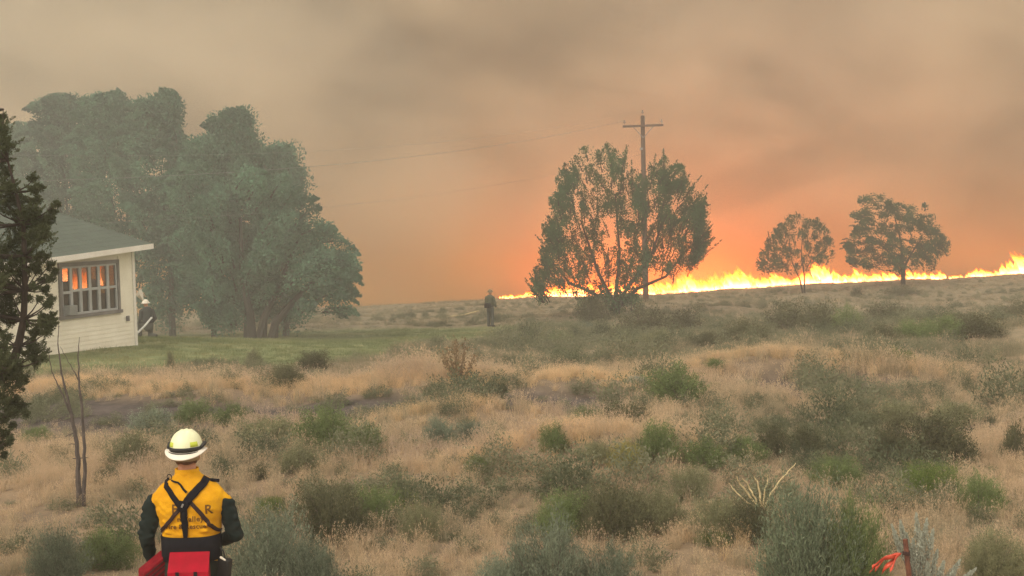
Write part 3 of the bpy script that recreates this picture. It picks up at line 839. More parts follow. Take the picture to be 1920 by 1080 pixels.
# ------------------------------------------------------------------ shrubs
SAGE = leaf_mat('sage_leaf', (0.070, 0.088, 0.060), (0.31, 0.365, 0.26), trans=.2, patch=1.5)
GREENB = leaf_mat('green_brush', (0.070, 0.098, 0.042), (0.26, 0.335, 0.135), trans=.25, patch=1.5)
LIME = leaf_mat('bright_brush', (0.060, 0.095, 0.025), (0.235, 0.315, 0.09), trans=.3, patch=1.5)
OLIVE = leaf_mat('olive_brush', (0.10, 0.105, 0.062), (0.34, 0.345, 0.19), trans=.2, patch=1.5)
DARKB = leaf_mat('dark_brush', (0.052, 0.055, 0.032), (0.190, 0.195, 0.108), trans=.2, patch=1.5)
SILVER = leaf_mat('silver_leaf', (0.16, 0.175, 0.14), (0.50, 0.53, 0.44), trans=.2, patch=2.0)
YELLOW = leaf_mat('yellow_brush', (0.15, 0.14, 0.045), (0.46, 0.42, 0.15), trans=.25, patch=1.5)
TWIG = pbr('grey_twig', (0.20, 0.165, 0.13), (0.10, 0.085, 0.07), rough=.9, scale=8)
def shrub_mesh(seed, nsp, npl, L, W, up=.55, jit=.035, t0=.3):
    """unit shrub: 1 wide, 1 high (scaled when placed)"""
    rng = np.random.default_rng(seed)
    az = rng.uniform(0, 2 * np.pi, nsp); el = np.arccos(rng.uniform(.05, 1, nsp))      # angle from vertical
    bump = 1 + .16 * np.sin(az * 3 + seed) * np.sin(el * 2) + .10 * np.sin(az * 5 + 2 * seed) + rng.normal(0, .10, nsp)
    tip = np.stack([np.sin(el) * np.cos(az) * .5, np.sin(el) * np.sin(az) * .5, np.cos(el) ** .8 * .93 + .05], 1) * bump[:, None]
    root = np.stack([rng.normal(0, .07, nsp), rng.normal(0, .07, nsp), np.zeros(nsp)], 1)
    t = rng.beta(2.2, 1.2, (nsp, npl)) * (1 - t0) + t0
    tt = t[..., None]
    curve = root[:, None] * (1 - tt) + tip[:, None] * tt
    curve[..., 2] += -.10 * np.sin(np.pi * t) * (1 - tip[:, None, 2])
    P = curve + rng.normal(0, jit, (nsp, npl, 3)) * (.6 + tt * .6)
    d = unit(tip - root)[:, None] * (1 - up) + np.array([0, 0, 1.0]) * up
    D = unit(unit(d) + rng.normal(0, .38, (nsp, npl, 3)))
    tone = np.clip(rng.random((nsp, npl)) * .5 + .5 * rng.random((nsp, 1)), 0, 1)
    P = P.reshape(-1, 3); D = D.reshape(-1, 3); P[:, 2] = np.abs(P[:, 2])
    Ls = L * rng.uniform(.6, 1.5, len(P)); Ws = W * rng.uniform(.7, 1.4, len(P))
    fol = np_mesh('foliage', leaves(P, D, Ls, Ws, rng), 4, tone.reshape(-1))
    bm = bmesh.new()
    for i in range(0, nsp, max(1, nsp // 22)):
        a, b = Vector(root[i]), Vector(tip[i]) * .8
        m_ = a.lerp(b, .5) + Vector((0, 0, -.04))
        tube(bm, [a + Vector((0, 0, -.08)), m_, b], [.011, .007, .003], 4)
    st = bpy.data.meshes.new('stem'); bm.to_mesh(st); bm.free()
    st.materials.append(TWIG)
    return fol, st
FARS = [shrub_mesh(500 + i, 190, 34, .045, .018, jit=.04) for i in range(4)]
MIDS = [shrub_mesh(520 + i, 300, 40, .050, .013, jit=.03) for i in range(4)]
NEARS = [shrub_mesh(540 + i, 520, 46, .045, .0075, up=.5, jit=.022) for i in range(3)]
_mcache = {}
def with_mat(me, mat, key):
    k = (key, mat.name)
    if k not in _mcache:
        c = me.copy(); c.materials.clear(); c.materials.append(mat); _mcache[k] = c
    return _mcache[k]
SH = random.Random(9); FOOT = []
def shrub(px, py, w, h, mat_, label, group='sagebrush and rabbitbrush clumps', name='sagebrush', depth=1.0):
    """px, py: foot of the shrub in the photo; w, h: its size there"""
    if py < 1075: x, y, z = hit(px, py)
    else:
        p = ray(px, py); t = 9.0
        x, y, z = hit(px, py, 4.0)
    s = scale_at(y)
    sets = FARS if y > 42 else (MIDS if y > 17.5 else NEARS)
    i = SH.randrange(len(sets)); fol, st = sets[i]
    key = ('F' if y > 42 else 'M' if y > 17.5 else 'N', i)
    root = empty(name, (x, y, z - .03), SH.uniform(0, 6.28), label, 'shrub', group)
    W_, H_ = w / s, h / s * (1.12 if y < 42 else 1.35)
    FOOT.append((x, y, W_ * .5))
    root.scale = (W_ * 1.08, W_ * 1.08 * depth, H_)
    f = link('foliage', with_mat(fol, mat_, key), None, root)
    if y < 60: link('stem', st, None, root)
    return root
g_sage = leaf_mat('dark_sage_leaf', (0.060, 0.078, 0.050), (0.24, 0.295, 0.19), trans=.2, patch=1.5)
g, l, o_, d, sg, sv, ye = GREENB, LIME, OLIVE, DARKB, SAGE, SILVER, YELLOW
SHRUBS = [
 (1112, 606, 62, 44, d, 'dark round bush tucked against the left side of the largest tree trunk'),
 (1206, 628, 96, 40, d, 'dark sagebrush just right of the largest tree trunk'),
 (1232, 650, 64, 28, o_, 'low olive shrub in front of the two dark ones right of the big tree'),
 (1284, 622, 78, 32, d, 'second dark shrub right of the largest tree, below the gap with flames'),
 (1325, 654, 58, 30, d, 'small dark shrub below the row right of the largest tree'),
 (1398, 650, 92, 46, d, 'dark green sagebrush in the far row below the left small tree'),
 (1482, 622, 92, 44, d, 'dark shrub at the left end of the long far hedge below the small tree'),
 (1540, 624, 84, 42, d, 'dark shrub in the middle of the far hedge below the small tree'),
 (1588, 622, 56, 36, g, 'greener shrub closing the right end of the far hedge'),
 (1662, 608, 86, 32, d, 'dark low shrub alone below the wind-swept lone tree'),
 (1655, 646, 76, 32, d, 'shrub with dark base at the left end of the long right-hand row'),
 (1712, 640, 80, 36, g, 'green shrub second in the long row at the far right'),
 (1770, 634, 86, 38, g, 'shrub third from the left in the long row at the far right'),
 (1832, 632, 100, 40, d, 'broad dark shrub at the right end of the long far row'),
 (1912, 600, 52, 30, d, 'dark shrub cut by the right edge of the picture near the ridge'),
 (1693, 552, 70, 13, d, 'flat dark scrub around the foot of the wind-swept lone tree'),
 (1607, 556, 26, 13, d, 'tiny dark shrub on the burnt edge between the two lone trees'),
 (1682, 682, 58, 28, l, 'small pale green shrub below the long right-hand row'),
 (1052, 652, 44, 24, g, 'small green shrub left of and below the largest tree'),
 (1098, 622, 40, 16, sg, 'pale low shrub in front of the largest tree'),
 (1342, 690, 40, 16, g, 'tiny green shrub on the open field below the far row'),
 (1000, 640, 46, 18, o_, 'small olive shrub at the right end of the lawn'),
 (1266, 752, 118, 56, g, 'green dome-shaped shrub alone in the middle of the field'),
 (1196, 720, 44, 16, sv, 'silvery low shrub at the left shoulder of the green dome shrub'),
 (1165, 808, 112, 50, d, 'dark olive shrub beneath and left of the green dome shrub'),
 (1098, 800, 66, 32, g, 'small green shrub attached to the left of the dark olive one'),
 (1038, 850, 56, 44, g, 'small round green shrub on the straw bank in mid field'),
 (1232, 860, 78, 64, g, 'upright green shrub beside the yellow-green growth'),
 (1172, 884, 66, 52, ye, 'yellow-green shrub left of the upright green one'),
 (1116, 866, 70, 36, o_, 'olive shrub between the small round shrub and the yellow-green one'),
 (1320, 872, 92, 44, g, 'green shrub right of the upright green one'),
 (1392, 864, 86, 42, g, 'green shrub left of the dark twin shrubs in mid field'),
 (1452, 862, 66, 60, d, 'left of the dark twin shrubs in mid field'),
 (1508, 864, 72, 58, d, 'right of the dark twin shrubs in mid field'),
 (1568, 908, 96, 50, g, 'green shrub below the dark twin shrubs'),
 (1672, 862, 80, 58, d, 'dark shrub left of the broad dark one in the right mid field'),
 (1758, 872, 140, 82, d, 'broad dark shrub in the right mid field'),
 (1680, 800, 96, 44, o_, 'faded olive shrub behind the broad dark one, left'),
 (1790, 800, 96, 44, o_, 'faded olive shrub behind the broad dark one, right'),
 (1908, 868, 66, 66, d, 'dark shrub cut by the right edge in mid field'),
 (1742, 938, 112, 66, l, 'bright green shrub at right, below the broad dark one'),
 (1838, 966, 92, 70, g, 'green shrub right of the bright green one'),
 (898, 889, 56, 28, g, 'small dark green tussock on open straw in the centre'),
 (826, 832, 66, 44, sg, 'blue-green sagebrush under the dark bank in the centre'),
 (884, 826, 58, 34, sg, 'grey-green sagebrush at the foot of the dark bank'),
 (938, 738, 46, 20, d, 'small dark shrub on the far side of the centre swell'),
 (532, 728, 84, 42, d, 'dark shrub on the near edge of the lawn'),
 (588, 696, 66, 36, d, 'dark shrub behind the one on the near edge of the lawn'),
 (364, 792, 72, 40, g, 'green shrub above and right of the near firefighter helmet'),
 (438, 796, 72, 38, g, 'second green shrub right of the near firefighter helmet'),
 (284, 808, 84, 38, sg, 'blue-grey sagebrush above and left of the near firefighter helmet'),
 (500, 838, 112, 52, o_, 'olive shrub in the left mid field right of the helmet'),
 (612, 842, 112, 72, g, 'large rounded olive-green shrub in the left mid field'),
 (684, 852, 82, 52, g, 'rounded shrub joined to the right of the large olive-green one'),
 (566, 884, 92, 46, o_, 'faded olive shrub below the large rounded one'),
 (246, 872, 92, 56, o_, 'olive shrub between the dead sapling and the near firefighter'),
 (204, 908, 52, 28, d, 'small dark shrub right of the dead sapling'),
 (487, 898, 42, 28, d, 'small dark shrub right of the near firefighter shoulder'),
 (68, 826, 56, 26, g, 'small green shrub between the juniper and the dead sapling'),
 (622, 1014, 154, 98, d, 'large dark green shrub right of the near firefighter'),
 (700, 986, 96, 70, g, 'green shrub behind the large dark green one'),
 (754, 968, 72, 46, l, 'bright green top growth behind the large dark green shrub'),
 (792, 1012, 82, 66, o_, 'straggling olive shrub right of the large dark green one'),
 (506, 968, 56, 36, l, 'lime green shrub between the near firefighter and the large dark shrub'),
 (512, 1118, 160, 150, sg, 'grey sagebrush right beside the near firefighter hip'),
 (588, 1128, 110, 110, sg, 'grey-green sagebrush at the bottom edge right of the near firefighter'),
 (108, 1092, 110, 96, sg, 'grey sagebrush at the bottom left corner'),
 (200, 1062, 120, 66, g, 'olive-green shrub left of the near firefighter'),
 (1062, 1004, 116, 76, g, 'green shrub at the left end of the lower centre thicket'),
 (1148, 1006, 140, 96, d, 'dark green shrub in the middle of the lower centre thicket'),
 (1236, 998, 106, 74, o_, 'olive shrub at the right end of the lower centre thicket'),
 (1292, 936, 96, 58, o_, 'olive shrub left of the dead yellow sticks'),
 (1348, 1006, 104, 66, o_, 'olive shrub below the dead yellow sticks'),
 (1338, 1022, 66, 24, l, 'flat lime green patch of brush at bottom centre right'),
 (1412, 1012, 104, 70, d, 'dark shrub left of the biggest grey-green sagebrush'),
 (1452, 950, 100, 46, o_, 'olive shrub right of the dead yellow sticks'),
 (1030, 1140, 156, 148, sg, 'tall grey sagebrush at the bottom edge in the centre'),
 (1140, 1138, 128, 110, sg, 'grey sagebrush at the bottom edge, right of the tall centre one'),
 (944, 1136, 112, 88, sg, 'grey sagebrush at the bottom edge, left of the tall centre one'),
 (1510, 1130, 176, 200, g_sage, 'biggest grey-green sagebrush in the lower right'),
 (1604, 1124, 120, 176, g, 'green-grey sagebrush behind the flagged stake'),
 (1862, 1090, 120, 90, o_, 'dry olive shrub in the bottom right corner'),
]
for a in SHRUBS: shrub(*a)

# silvery sage by the stake: fewer, thick upright woolly sprays
def silver_sage(px, py, Y, sprays, label):
    rng = np.random.default_rng(int(px))
    p = at(px, py, Y); base = Vector((p.x, Y, gz(p.x, Y)))
    root = empty('silver_sagebrush', base, 0, label, 'shrub')
    PP, DD, TT = [], [], []; bm = bmesh.new(); s = scale_at(Y)
    for (qx, qy, ln, wd, dx, dy) in sprays:
        tip = at(qx, qy, Y + dy) - base
        b = Vector((dx, dy * .5, max(.0, tip.z - ln)))
        n = 620
        t = rng.beta(1.4, 1.0, n)[:, None]
        A = np.array(b); B = np.array(tip)
        P = A * (1 - t) + B * t + unit(rng.normal(size=(n, 3))) * rng.random((n, 1)) ** .5 * wd * np.sin(np.pi * np.clip(t * .75 + .2, 0, 1))
        D = unit(unit(B - A) + rng.normal(size=(n, 3)) * .45)
        PP.append(P); DD.append(D); TT.append(np.clip(.25 + t[:, 0] * .6 + rng.random(n) * .25, 0, 1))
        tube(bm, [Vector((0, 0, -.05)), b * .6, b.lerp(tip, .7)], [.010, .007, .003], 5)
    P, D, T_ = map(np.concatenate, (PP, DD, TT))
    me = np_mesh('foliage', leaves(P, D, rng.uniform(.018, .034, len(P)), rng.uniform(.006, .010, len(P)), rng), 4, T_)
    link('foliage', me, SILVER, root); bm_link('stem', bm, TWIG, root)
silver_sage(1722, 1090, 11.4, [(1672, 984, .30, .030, -.12, 0), (1688, 976, .32, .034, -.08, .05), (1700, 1000, .25, .03, -.05, .1),
    (1718, 962, .50, .045, .0, 0), (1738, 972, .46, .045, .03, .08), (1750, 992, .42, .04, .05, 0), (1728, 1000, .4, .05, .0, -.08),
    (1712, 1010, .35, .04, -.03, .06), (1758, 1030, .35, .04, .08, .05), (1770, 1052, .3, .04, .12, 0), (1800, 1050, .25, .04, .2, .1), (1790, 1070, .2, .035, .15, -.1), (1740, 1055, .3, .045, .05, -.1), (1830, 1066, .2, .035, .25, 0)],
    'silvery white-tipped sagebrush directly behind the rusty stake')
# ------------------------------------------------------------------ juniper at the left edge
JUN = leaf_mat('juniper_scale', (0.028, 0.036, 0.020), (0.120, 0.140, 0.072), trans=.15, patch=3.0)
JBARK = pbr('juniper_bark', (0.075, 0.058, 0.045), (0.035, 0.028, 0.022), rough=.95, scale=10, bump=.5, stretch=(5, 5, 1))
def juniper():
    rng = np.random.default_rng(31); Y0 = 12.0; s = scale_at(Y0)
    b = at(-95, 1000, Y0); base = Vector((b.x, Y0, gz(b.x, Y0)))
    root = empty('juniper_tree', base, 0, 'dark green juniper leaning in over the left edge of the picture', 'tree')
    cl = [(2, 222, 6), (4, 246, 9), (6, 268, 13), (16, 278, 9), (4, 300, 13), (8, 326, 13), (20, 352, 12), (2, 350, 16), (10, 380, 18), (32, 378, 12), (30, 402, 20),
          (62, 338, 7), (61, 358, 9), (76, 352, 6), (64, 380, 10), (60, 405, 16), (48, 425, 24), (74, 420, 18), (88, 412, 10), (98, 396, 7), (105, 384, 4), (84, 438, 13),
          (40, 455, 26), (66, 452, 20), (20, 470, 22), (42, 490, 22), (58, 500, 14), (8, 500, 24), (30, 520, 22), (8, 540, 22), (24, 556, 18),
          (72, 486, 7), (84, 484, 7), (70, 508, 7), (92, 498, 6), (101, 512, 6), (94, 524, 6), (78, 528, 7), (66, 540, 7), (84, 546, 7), (96, 562, 6), (74, 562, 6), (88, 574, 6),
          (10, 580, 20), (4, 604, 18), (24, 596, 9), (86, 600, 11), (96, 596, 7), (76, 612, 12), (92, 612, 9), (66, 626, 9), (84, 626, 7),
          (60, 648, 13), (70, 662, 13), (54, 668, 12), (64, 680, 10), (80, 674, 6), (12, 634, 6), (6, 652, 5), (44, 614, 5), (52, 560, 6),
          (8, 690, 20), (30, 700, 17), (44, 712, 9), (10, 722, 18), (34, 724, 8), (6, 752, 14), (28, 752, 12), (42, 766, 8), (48, 776, 5), (18, 778, 12), (4, 790, 12), (24, 800, 5), (10, 816, 9), (4, 838, 9), (18, 826, 4), (8, 854, 5)]
    for i in range(150):
        py = rng.uniform(190, 930); cl.append((rng.uniform(-330, -4 if py < 880 else -30), py, rng.uniform(14, 26)))
    PP, DD, TT = [], [], []
    bm = bmesh.new()
    stem_pts = [(-95, 1010), (-80, 930), (-60, 860), (-40, 780), (-12, 720), (22, 690), (34, 650), (44, 600), (47, 545), (46, 480), (44, 420), (30, 360), (14, 300), (6, 240), (6, 205)]
    stem = [at(x, y, Y0 + .02 * math.sin(i)) - base for i, (x, y) in enumerate(stem_pts)]
    stem[0] = Vector((0, 0, -.3))
    tube(bm, stem, [.11, .095, .08, .065, .052, .042, .036, .030, .026, .022, .018, .014, .010, .006, .003], 8)
    tr2 = [Vector((0, 0, -.3)), Vector((-.1, .1, 1.0)), Vector((-.3, .1, 2.3)), Vector((-.5, .05, 3.6))]
    tube(bm, tr2, [.12, .09, .06, .015], 8)
    allstem = stem + tr2
    # sprig twigs that link the clumps
    for (x, y, r) in cl:
        dy = rng.uniform(-.22, .22) if x > -5 else rng.uniform(-.8, .8)
        c = at(x, y, Y0 + dy) - base; rr = r / s * 1.3
        below = [q for q in allstem if q.z < c.z + .05] or allstem
        q = min(below, key=lambda q_: (q_ - c).length)
        if (q - c).length > rr * .6:
            mid = q.lerp(c, .55) + Vector((0, 0, -.05 * (q - c).length))
            tube(bm, [q, mid, c], [.010, .006, .003], 5)
        nsp = int(9 + r * .8)
        for k in range(nsp):
            d = rng.normal(size=3); d[2] = abs(d[2]) * .7 + .25; d[0] += .25; d /= np.linalg.norm(d)
            n = int(34 + r * 2.8); ln = rr * rng.uniform(.7, 1.35)
            o = np.array(c) + rng.normal(size=3) * rr * .38
            t = rng.random((n, 1))
            P = o + d * ln * t + rng.normal(size=(n, 3)) * .013 * (1.2 - t)
            D = unit(d * 1.0 + rng.normal(size=(n, 3)) * .5)
            PP.append(P); DD.append(D); TT.append(np.clip(.15 + .5 * t[:, 0] + rng.random(n) * .35, 0, 1))
    P, D, T_ = map(np.concatenate, (PP, DD, TT))
    me = np_mesh('crown', leaves(P, D, rng.uniform(.013, .030, len(P)), rng.uniform(.005, .009, len(P)), rng), 4, T_)
    bm_link('trunk', bm, JBARK, root); link('crown', me, JUN, root)
    print('juniper leaves', len(P))
juniper()

# ------------------------------------------------------------------ dead sapling, dry plants, sticks
def px_tubes(name, px, py, stems, mat_, label, cat, part='stem', jit=.0, seed=1):
    x, y, z = hit(px, py); base = Vector((x, y, z)); rr = random.Random(seed)
    root = empty(name, base, 0, label, cat)
    for st in stems:
        bm = bmesh.new(); pts = []
        dy = rr.uniform(-jit, jit)
        for i, (a, b, r) in enumerate(st): pts.append(at(a, b, y + dy * i / len(st)) - base)
        # light irregularity between the knots
        P2, R2 = [], []
        for i in range(len(pts) - 1):
            for k in range(4):
                t = k / 4; P2.append(pts[i].lerp(pts[i + 1], t) + Vector((rr.uniform(-1, 1), rr.uniform(-1, 1), 0)) * .006 * (i + k > 0)); R2.append(st[i][2] * (1 - t) + st[i + 1][2] * t)
        P2.append(pts[-1]); R2.append(st[-1][2])
        tube(bm, P2, R2, 6); bm_link(part, bm, mat_, root)
    return root
DEAD = pbr('dead_wood', (0.115, 0.095, 0.085), (0.055, 0.047, 0.044), rough=.9, scale=14, bump=.3)
px_tubes('dead_sapling', 151, 952, [
    [(149, 962, .040), (147, 905, .034), (146, 860, .029), (142, 818, .024), (134, 778, .019), (122, 728, .014), (114, 690, .010), (109, 645, .007), (110, 600, .003)],
    [(155, 962, .032), (159, 900, .026), (158, 840, .021), (154, 765, .016), (148, 712, .012), (147, 665, .008), (149, 632, .003)],
    [(134, 780, .014), (122, 750, .011), (108, 720, .008), (97, 697, .006), (92, 668, .004), (84, 642, .002)],
    [(148, 714, .009), (137, 694, .006), (126, 674, .004), (113, 650, .002)],
    [(132, 790, .009), (115, 788, .006), (103, 792, .004), (97, 802, .002)], [(129, 780, .006), (116, 783, .004), (100, 792, .002)],
    [(138, 812, .007), (130, 815, .005), (122, 819, .002)], [(140, 833, .006), (134, 832, .004), (128, 834, .002)], [(137, 860, .006), (150, 859, .008), (164, 858, .004)],
    [(148, 940, .010), (136, 946, .007), (124, 941, .003)], [(150, 948, .010), (138, 955, .006), (128, 958, .003)]],
    DEAD, 'bare dead sapling with two thin stems standing left of the near firefighter', 'dead tree', seed=4)
STICK = pbr('bleached_stick', (0.66, 0.54, 0.30), (0.34, 0.27, 0.15), rough=.8, scale=12)
px_tubes('dead_branches', 1428, 984, [
    [(1420, 950, .012), (1402, 925, .011), (1386, 905, .008), (1380, 893, .004)], [(1424, 950, .012), (1412, 928, .010), (1400, 905, .008), (1392, 897, .004)],
    [(1428, 950, .013), (1424, 925, .011), (1421, 905, .008), (1414, 893, .004)], [(1434, 950, .014), (1446, 925, .011), (1462, 902, .009), (1478, 884, .007), (1492, 868, .003)],
    [(1418, 952, .011), (1398, 940, .008), (1376, 918, .006), (1366, 905, .003)], [(1430, 950, .010), (1434, 920, .008), (1440, 900, .005), (1438, 888, .003)]],
    STICK, 'bleached yellow dead branches splayed out above the biggest sagebrush', 'dead branches', jit=.25, seed=8)
DRY = pbr('dry_stalk', (0.26, 0.18, 0.10), (0.15, 0.11, 0.07), rough=.9, scale=10)
rr = random.Random(12); st = []
for k in range(16):
    tx = 862 + rr.uniform(-34, 30); ty = 628 + abs(tx - 862) * .8 + rr.uniform(-6, 24)
    m_ = 862 + (tx - 862) * rr.uniform(.3, .6)
    st.append([(862 + rr.uniform(-4, 4), 724, .012), (m_, (724 + ty) / 2 + 6, .009), (tx, ty, .004)])
tp = px_tubes('dry_stalks', 862, 722, st, DRY, 'tall dry branching weed in the open at the right end of the lawn', 'dry plant', jit=.35, seed=5)
rng = np.random.default_rng(6); bx, by, bz = tp.location
n = 900; q = rng.integers(0, len(st), n); P = []
for i in q:
    a, b, c = st[i]; t = rng.uniform(.25, 1.05); p = at(a[0] + (c[0] - a[0]) * t + rng.normal() * 4, a[1] + (c[1] - a[1]) * t + rng.normal() * 4, by + rng.normal() * .2); P.append((p.x - bx, p.y - by, p.z - bz))
P = np.array(P)
link('dry_leaves', np_mesh('dry_leaves', leaves(P, unit(rng.normal(size=(n, 3)) + np.array([0, 0, .6])), .06, .022, rng), 4, rng.random(n)), leaf_mat('dry_leaf', (0.12, 0.09, 0.05), (0.34, 0.24, 0.13)), tp)
for (px, py, w, h, lab) in ((320, 697, 16, 34, 'thin upright weed on the near edge of the lawn'), (476, 694, 34, 34, 'loose grey weed on the near edge of the lawn, left of the dark shrubs')):
    shrub(px, py, w, h, OLIVE, lab, name='weed', group='weeds on the lawn edge')

# ------------------------------------------------------------------ stake with flagging tape
RUST = pbr('rusty_stake', (0.19, 0.075, 0.045), (0.085, 0.035, 0.025), rough=.85, scale=14, bump=.4)
TAPE = pbr('flagging_tape', (0.72, 0.10, 0.045), (0.55, 0.06, 0.03), rough=.4, scale=10, spec=.5)
YS = 10.9; a = at(1697, 1011, YS); b = at(1706, 1090, YS); gzs = gz(b.x, YS)
root = empty('marker_stake', (b.x + .02, YS, gzs), 0, 'rusty brown stake with a sawn top at the lower right', 'stake')
o_ = Vector(root.location); bm = bmesh.new()
tpt = a - o_; bpt = Vector((.03, 0, -.25))
tube(bm, [bpt, bpt.lerp(tpt, .5), tpt], [.024, .022, .020], 7)
bm_link('post', bm, RUST, root)
bm = bmesh.new(); kn = at(1699, 1037, YS) - o_
for dz in (-.006, .004, .014): bmesh.ops.create_circle(bm, segments=12, radius=.001, matrix=Matrix.Translation(kn))
bm.clear()
for dz in (-.010, .0, .010):
    ring = [kn + Vector((.026 * math.cos(t), .026 * math.sin(t), dz + .004 * math.sin(2 * t))) for t in [i * math.pi / 6 for i in range(13)]]
    tube(bm, ring, .006, 5, cap=False)
bm_link('tie', bm, pbr('dark_cord', (0.06, 0.03, 0.025)), root)
tape = empty('flagging_tape', at(1690, 1038, YS), 0, 'red-orange flagging tape fluttering left from the stake', 'flagging tape')
to = Vector(tape.location); rr = random.Random(3)
for k, (ex, ey, w) in enumerate(((1640, 1066, .040), (1634, 1062, .030), (1655, 1074, .045), (1668, 1072, .040), (1648, 1058, .038), (1630, 1070, .022))):
    bm = bmesh.new(); e = at(ex, ey, YS - .06 + rr.uniform(-.05, .05)) - to; prev = None; ph = rr.uniform(0, 6)
    for i in range(19):
        t = i / 18; c = Vector(e) * t + Vector((0, .018 * math.sin(7 * t + ph) * t, .014 * math.sin(9 * t + ph) * t)) + Vector((0, 0, .02 * math.sin(math.pi * t)))
        ang = .9 * math.sin(3 * t + ph); ww = w * (.25 + .75 * min(1, t * 3)) * .5
        v = [bm.verts.new(c + Vector((.15 * ww, ww * math.sin(ang), ww * math.cos(ang)))), bm.verts.new(c - Vector((.15 * ww, ww * math.sin(ang), ww * math.cos(ang))))]
        if prev: bm.faces.new((prev[0], prev[1], v[1], v[0]))
        prev = v
    q = bm_link('streamer', bm, TAPE, tape, smooth=True); md = q.modifiers.new('t', 'SOLIDIFY'); md.thickness = .0012

# ------------------------------------------------------------------ near firefighter
SKIN = pbr('skin', (0.52, 0.27, 0.17), (0.44, 0.21, 0.13), rough=.55, scale=20)
HAIR = pbr('brown_hair', (0.16, 0.075, 0.035), (0.09, 0.04, 0.02), rough=.7, scale=60, bump=.5)
SHIRT = pbr('yellow_nomex', (0.74, 0.385, 0.012), (0.58, 0.27, 0.008), rough=.85, scale=7, bump=1.0, bscale=10, spec=.08)
SLEEVE = pbr('dark_green_sleeve', (0.013, 0.024, 0.022), (0.008, 0.014, 0.014), rough=.85, scale=6, bump=.5, bscale=12, spec=.15)
NAVY = pbr('dark_webbing', (0.012, 0.012, 0.017), (0.007, 0.007, 0.009), rough=.85, scale=30, spec=.08)
BROWNW = pbr('brown_webbing', (0.035, 0.015, 0.012), (0.02, 0.009, 0.008), rough=.75, scale=30)
REDP = pbr('red_cordura', (0.26, 0.006, 0.016), (0.15, 0.004, 0.010), rough=.75, scale=14, bump=.35, bscale=50, spec=.1)
HELM = pbr('helmet_shell', (0.80, 0.82, 0.55), (0.74, 0.76, 0.48), rough=.38, scale=3, spec=.5)
LIMER = pbr('lime_reflective', (0.62, 0.72, 0.06), rough=.4, spec=.5)
WHITE = pbr('white_brim', (0.80, 0.76, 0.66), (0.66, 0.60, 0.50), rough=.45, scale=9)
BLACK = pbr('black_rubber', (0.02, 0.02, 0.02), rough=.5)
TAN = pbr('tan_band', (0.42, 0.31, 0.18), rough=.8)
MY = 9.3; mp_ = at(353, 960, MY)
man_loc = Vector((mp_.x, MY, gz(mp_.x, MY)))
MZ = man_loc.z
man = empty('person', man_loc, 0, 'firefighter in white helmet and yellow shirt seen from behind in the left foreground', 'person')
def ml(px, py, dy=0.0):
    p = at(px, py, MY + dy) - man_loc; return p
print('man z check: helmet top', ml(352, 805).z, 'belt', ml(352, 1005).z, 'ground', man_loc)
def loft(bm, secs, n=40):
    """secs: (z, cx, cy, rx, ry)"""
    rings = []
    for z, cx, cy_, rx, ry in secs:
        ring = []
        for k in range(n):
            a = 2 * math.pi * k / n; c_, s_ = math.cos(a), math.sin(a)
            ex = 2 / 2.5
            ring.append(bm.verts.new((cx + rx * math.copysign(abs(c_) ** ex, c_), cy_ + ry * math.copysign(abs(s_) ** ex, s_), z)))
        rings.append(ring)
    for i in range(len(rings) - 1):
        for k in range(n): bm.faces.new((rings[i][k], rings[i][(k + 1) % n], rings[i + 1][(k + 1) % n], rings[i + 1][k]))
    bm.faces.new(rings[0][::-1]); bm.faces.new(rings[-1])
ZS = ml(352, 805).z - 1.861          # shift if the ground differs a little from the plan
def z_(v): return v + ZS
# skin body: one continuous surface
bm = bmesh.new()
ico(bm, (0, .02, z_(1.70)), (.078, .098, .118), 3); ico(bm, (0, .055, z_(1.635)), (.055, .062, .065), 3)
ico(bm, (0, .122, z_(1.685)), (.014, .022, .022), 2)
for sx in (-1, 1):
    ico(bm, (sx * .080, .015, z_(1.675)), (.012, .022, .034), 2); ico(bm, (sx * .03, .105, z_(1.705)), (.018, .012, .012), 2)
capsule(bm, (0, .0, z_(1.45)), (0, .015, z_(1.66)), .066, .058)
loft(bm, [(z_(.95), .01, 0, .15, .10), (z_(1.2), .01, 0, .15, .10), (z_(1.38), .01, 0, .18, .11), (z_(1.47), .005, 0, .12, .08)])
AR = {-1: [(-.228, 0, 1.385), (-.295, .02, 1.13), (-.30, .14, .92)], 1: [(.248, 0, 1.385), (.312, .02, 1.135), (.17, .24, 1.04)]}
for sx, (a_, b_, c_) in AR.items():
    a_, b_, c_ = [Vector((p[0], p[1], z_(p[2]))) for p in (a_, b_, c_)]
    capsule(bm, a_.lerp(b_, .2), b_, .042, .038); capsule(bm, b_, c_, .038, .026); capsule(bm, Vector((a_.x * .6, 0, a_.z - .02)), a_.lerp(b_, .25), .045, .040)
    d_ = (c_ - b_).normalized(); side = d_.cross(Vector((0, 0, 1))).normalized(); upv = side.cross(d_)
    pc = c_ + d_ * .055
    capsule(bm, c_, pc, .026, .030, m=3)
    for f_ in range(4):
        o1 = pc + side * (f_ - 1.5) * .019 + d_ * .015
        k1 = o1 + d_ * .035 - upv * .012; k2 = k1 + d_ * (.02 + .004 * (f_ in (1, 2))) - upv * .024
        capsule(bm, o1, k1, .0095, .009, n=8, m=2); capsule(bm, k1, k2, .009, .0075, n=8, m=2)
    t1 = c_ + d_ * .03 - side * sx * .025; t2 = t1 + d_ * .03 - side * sx * .022 - upv * .01
    capsule(bm, t1, t2, .011, .010, n=8, m=2); capsule(bm, t2, t2 + d_ * .028, .010, .008, n=8, m=2)
for sx in (-1, 1):
    capsule(bm, (sx * .09, 0, z_(.92)), (sx * .10, .01, z_(.50)), .085, .055); capsule(bm, (sx * .10, .01, z_(.50)), (sx * .10, -.01, z_(.10)), .055, .038)
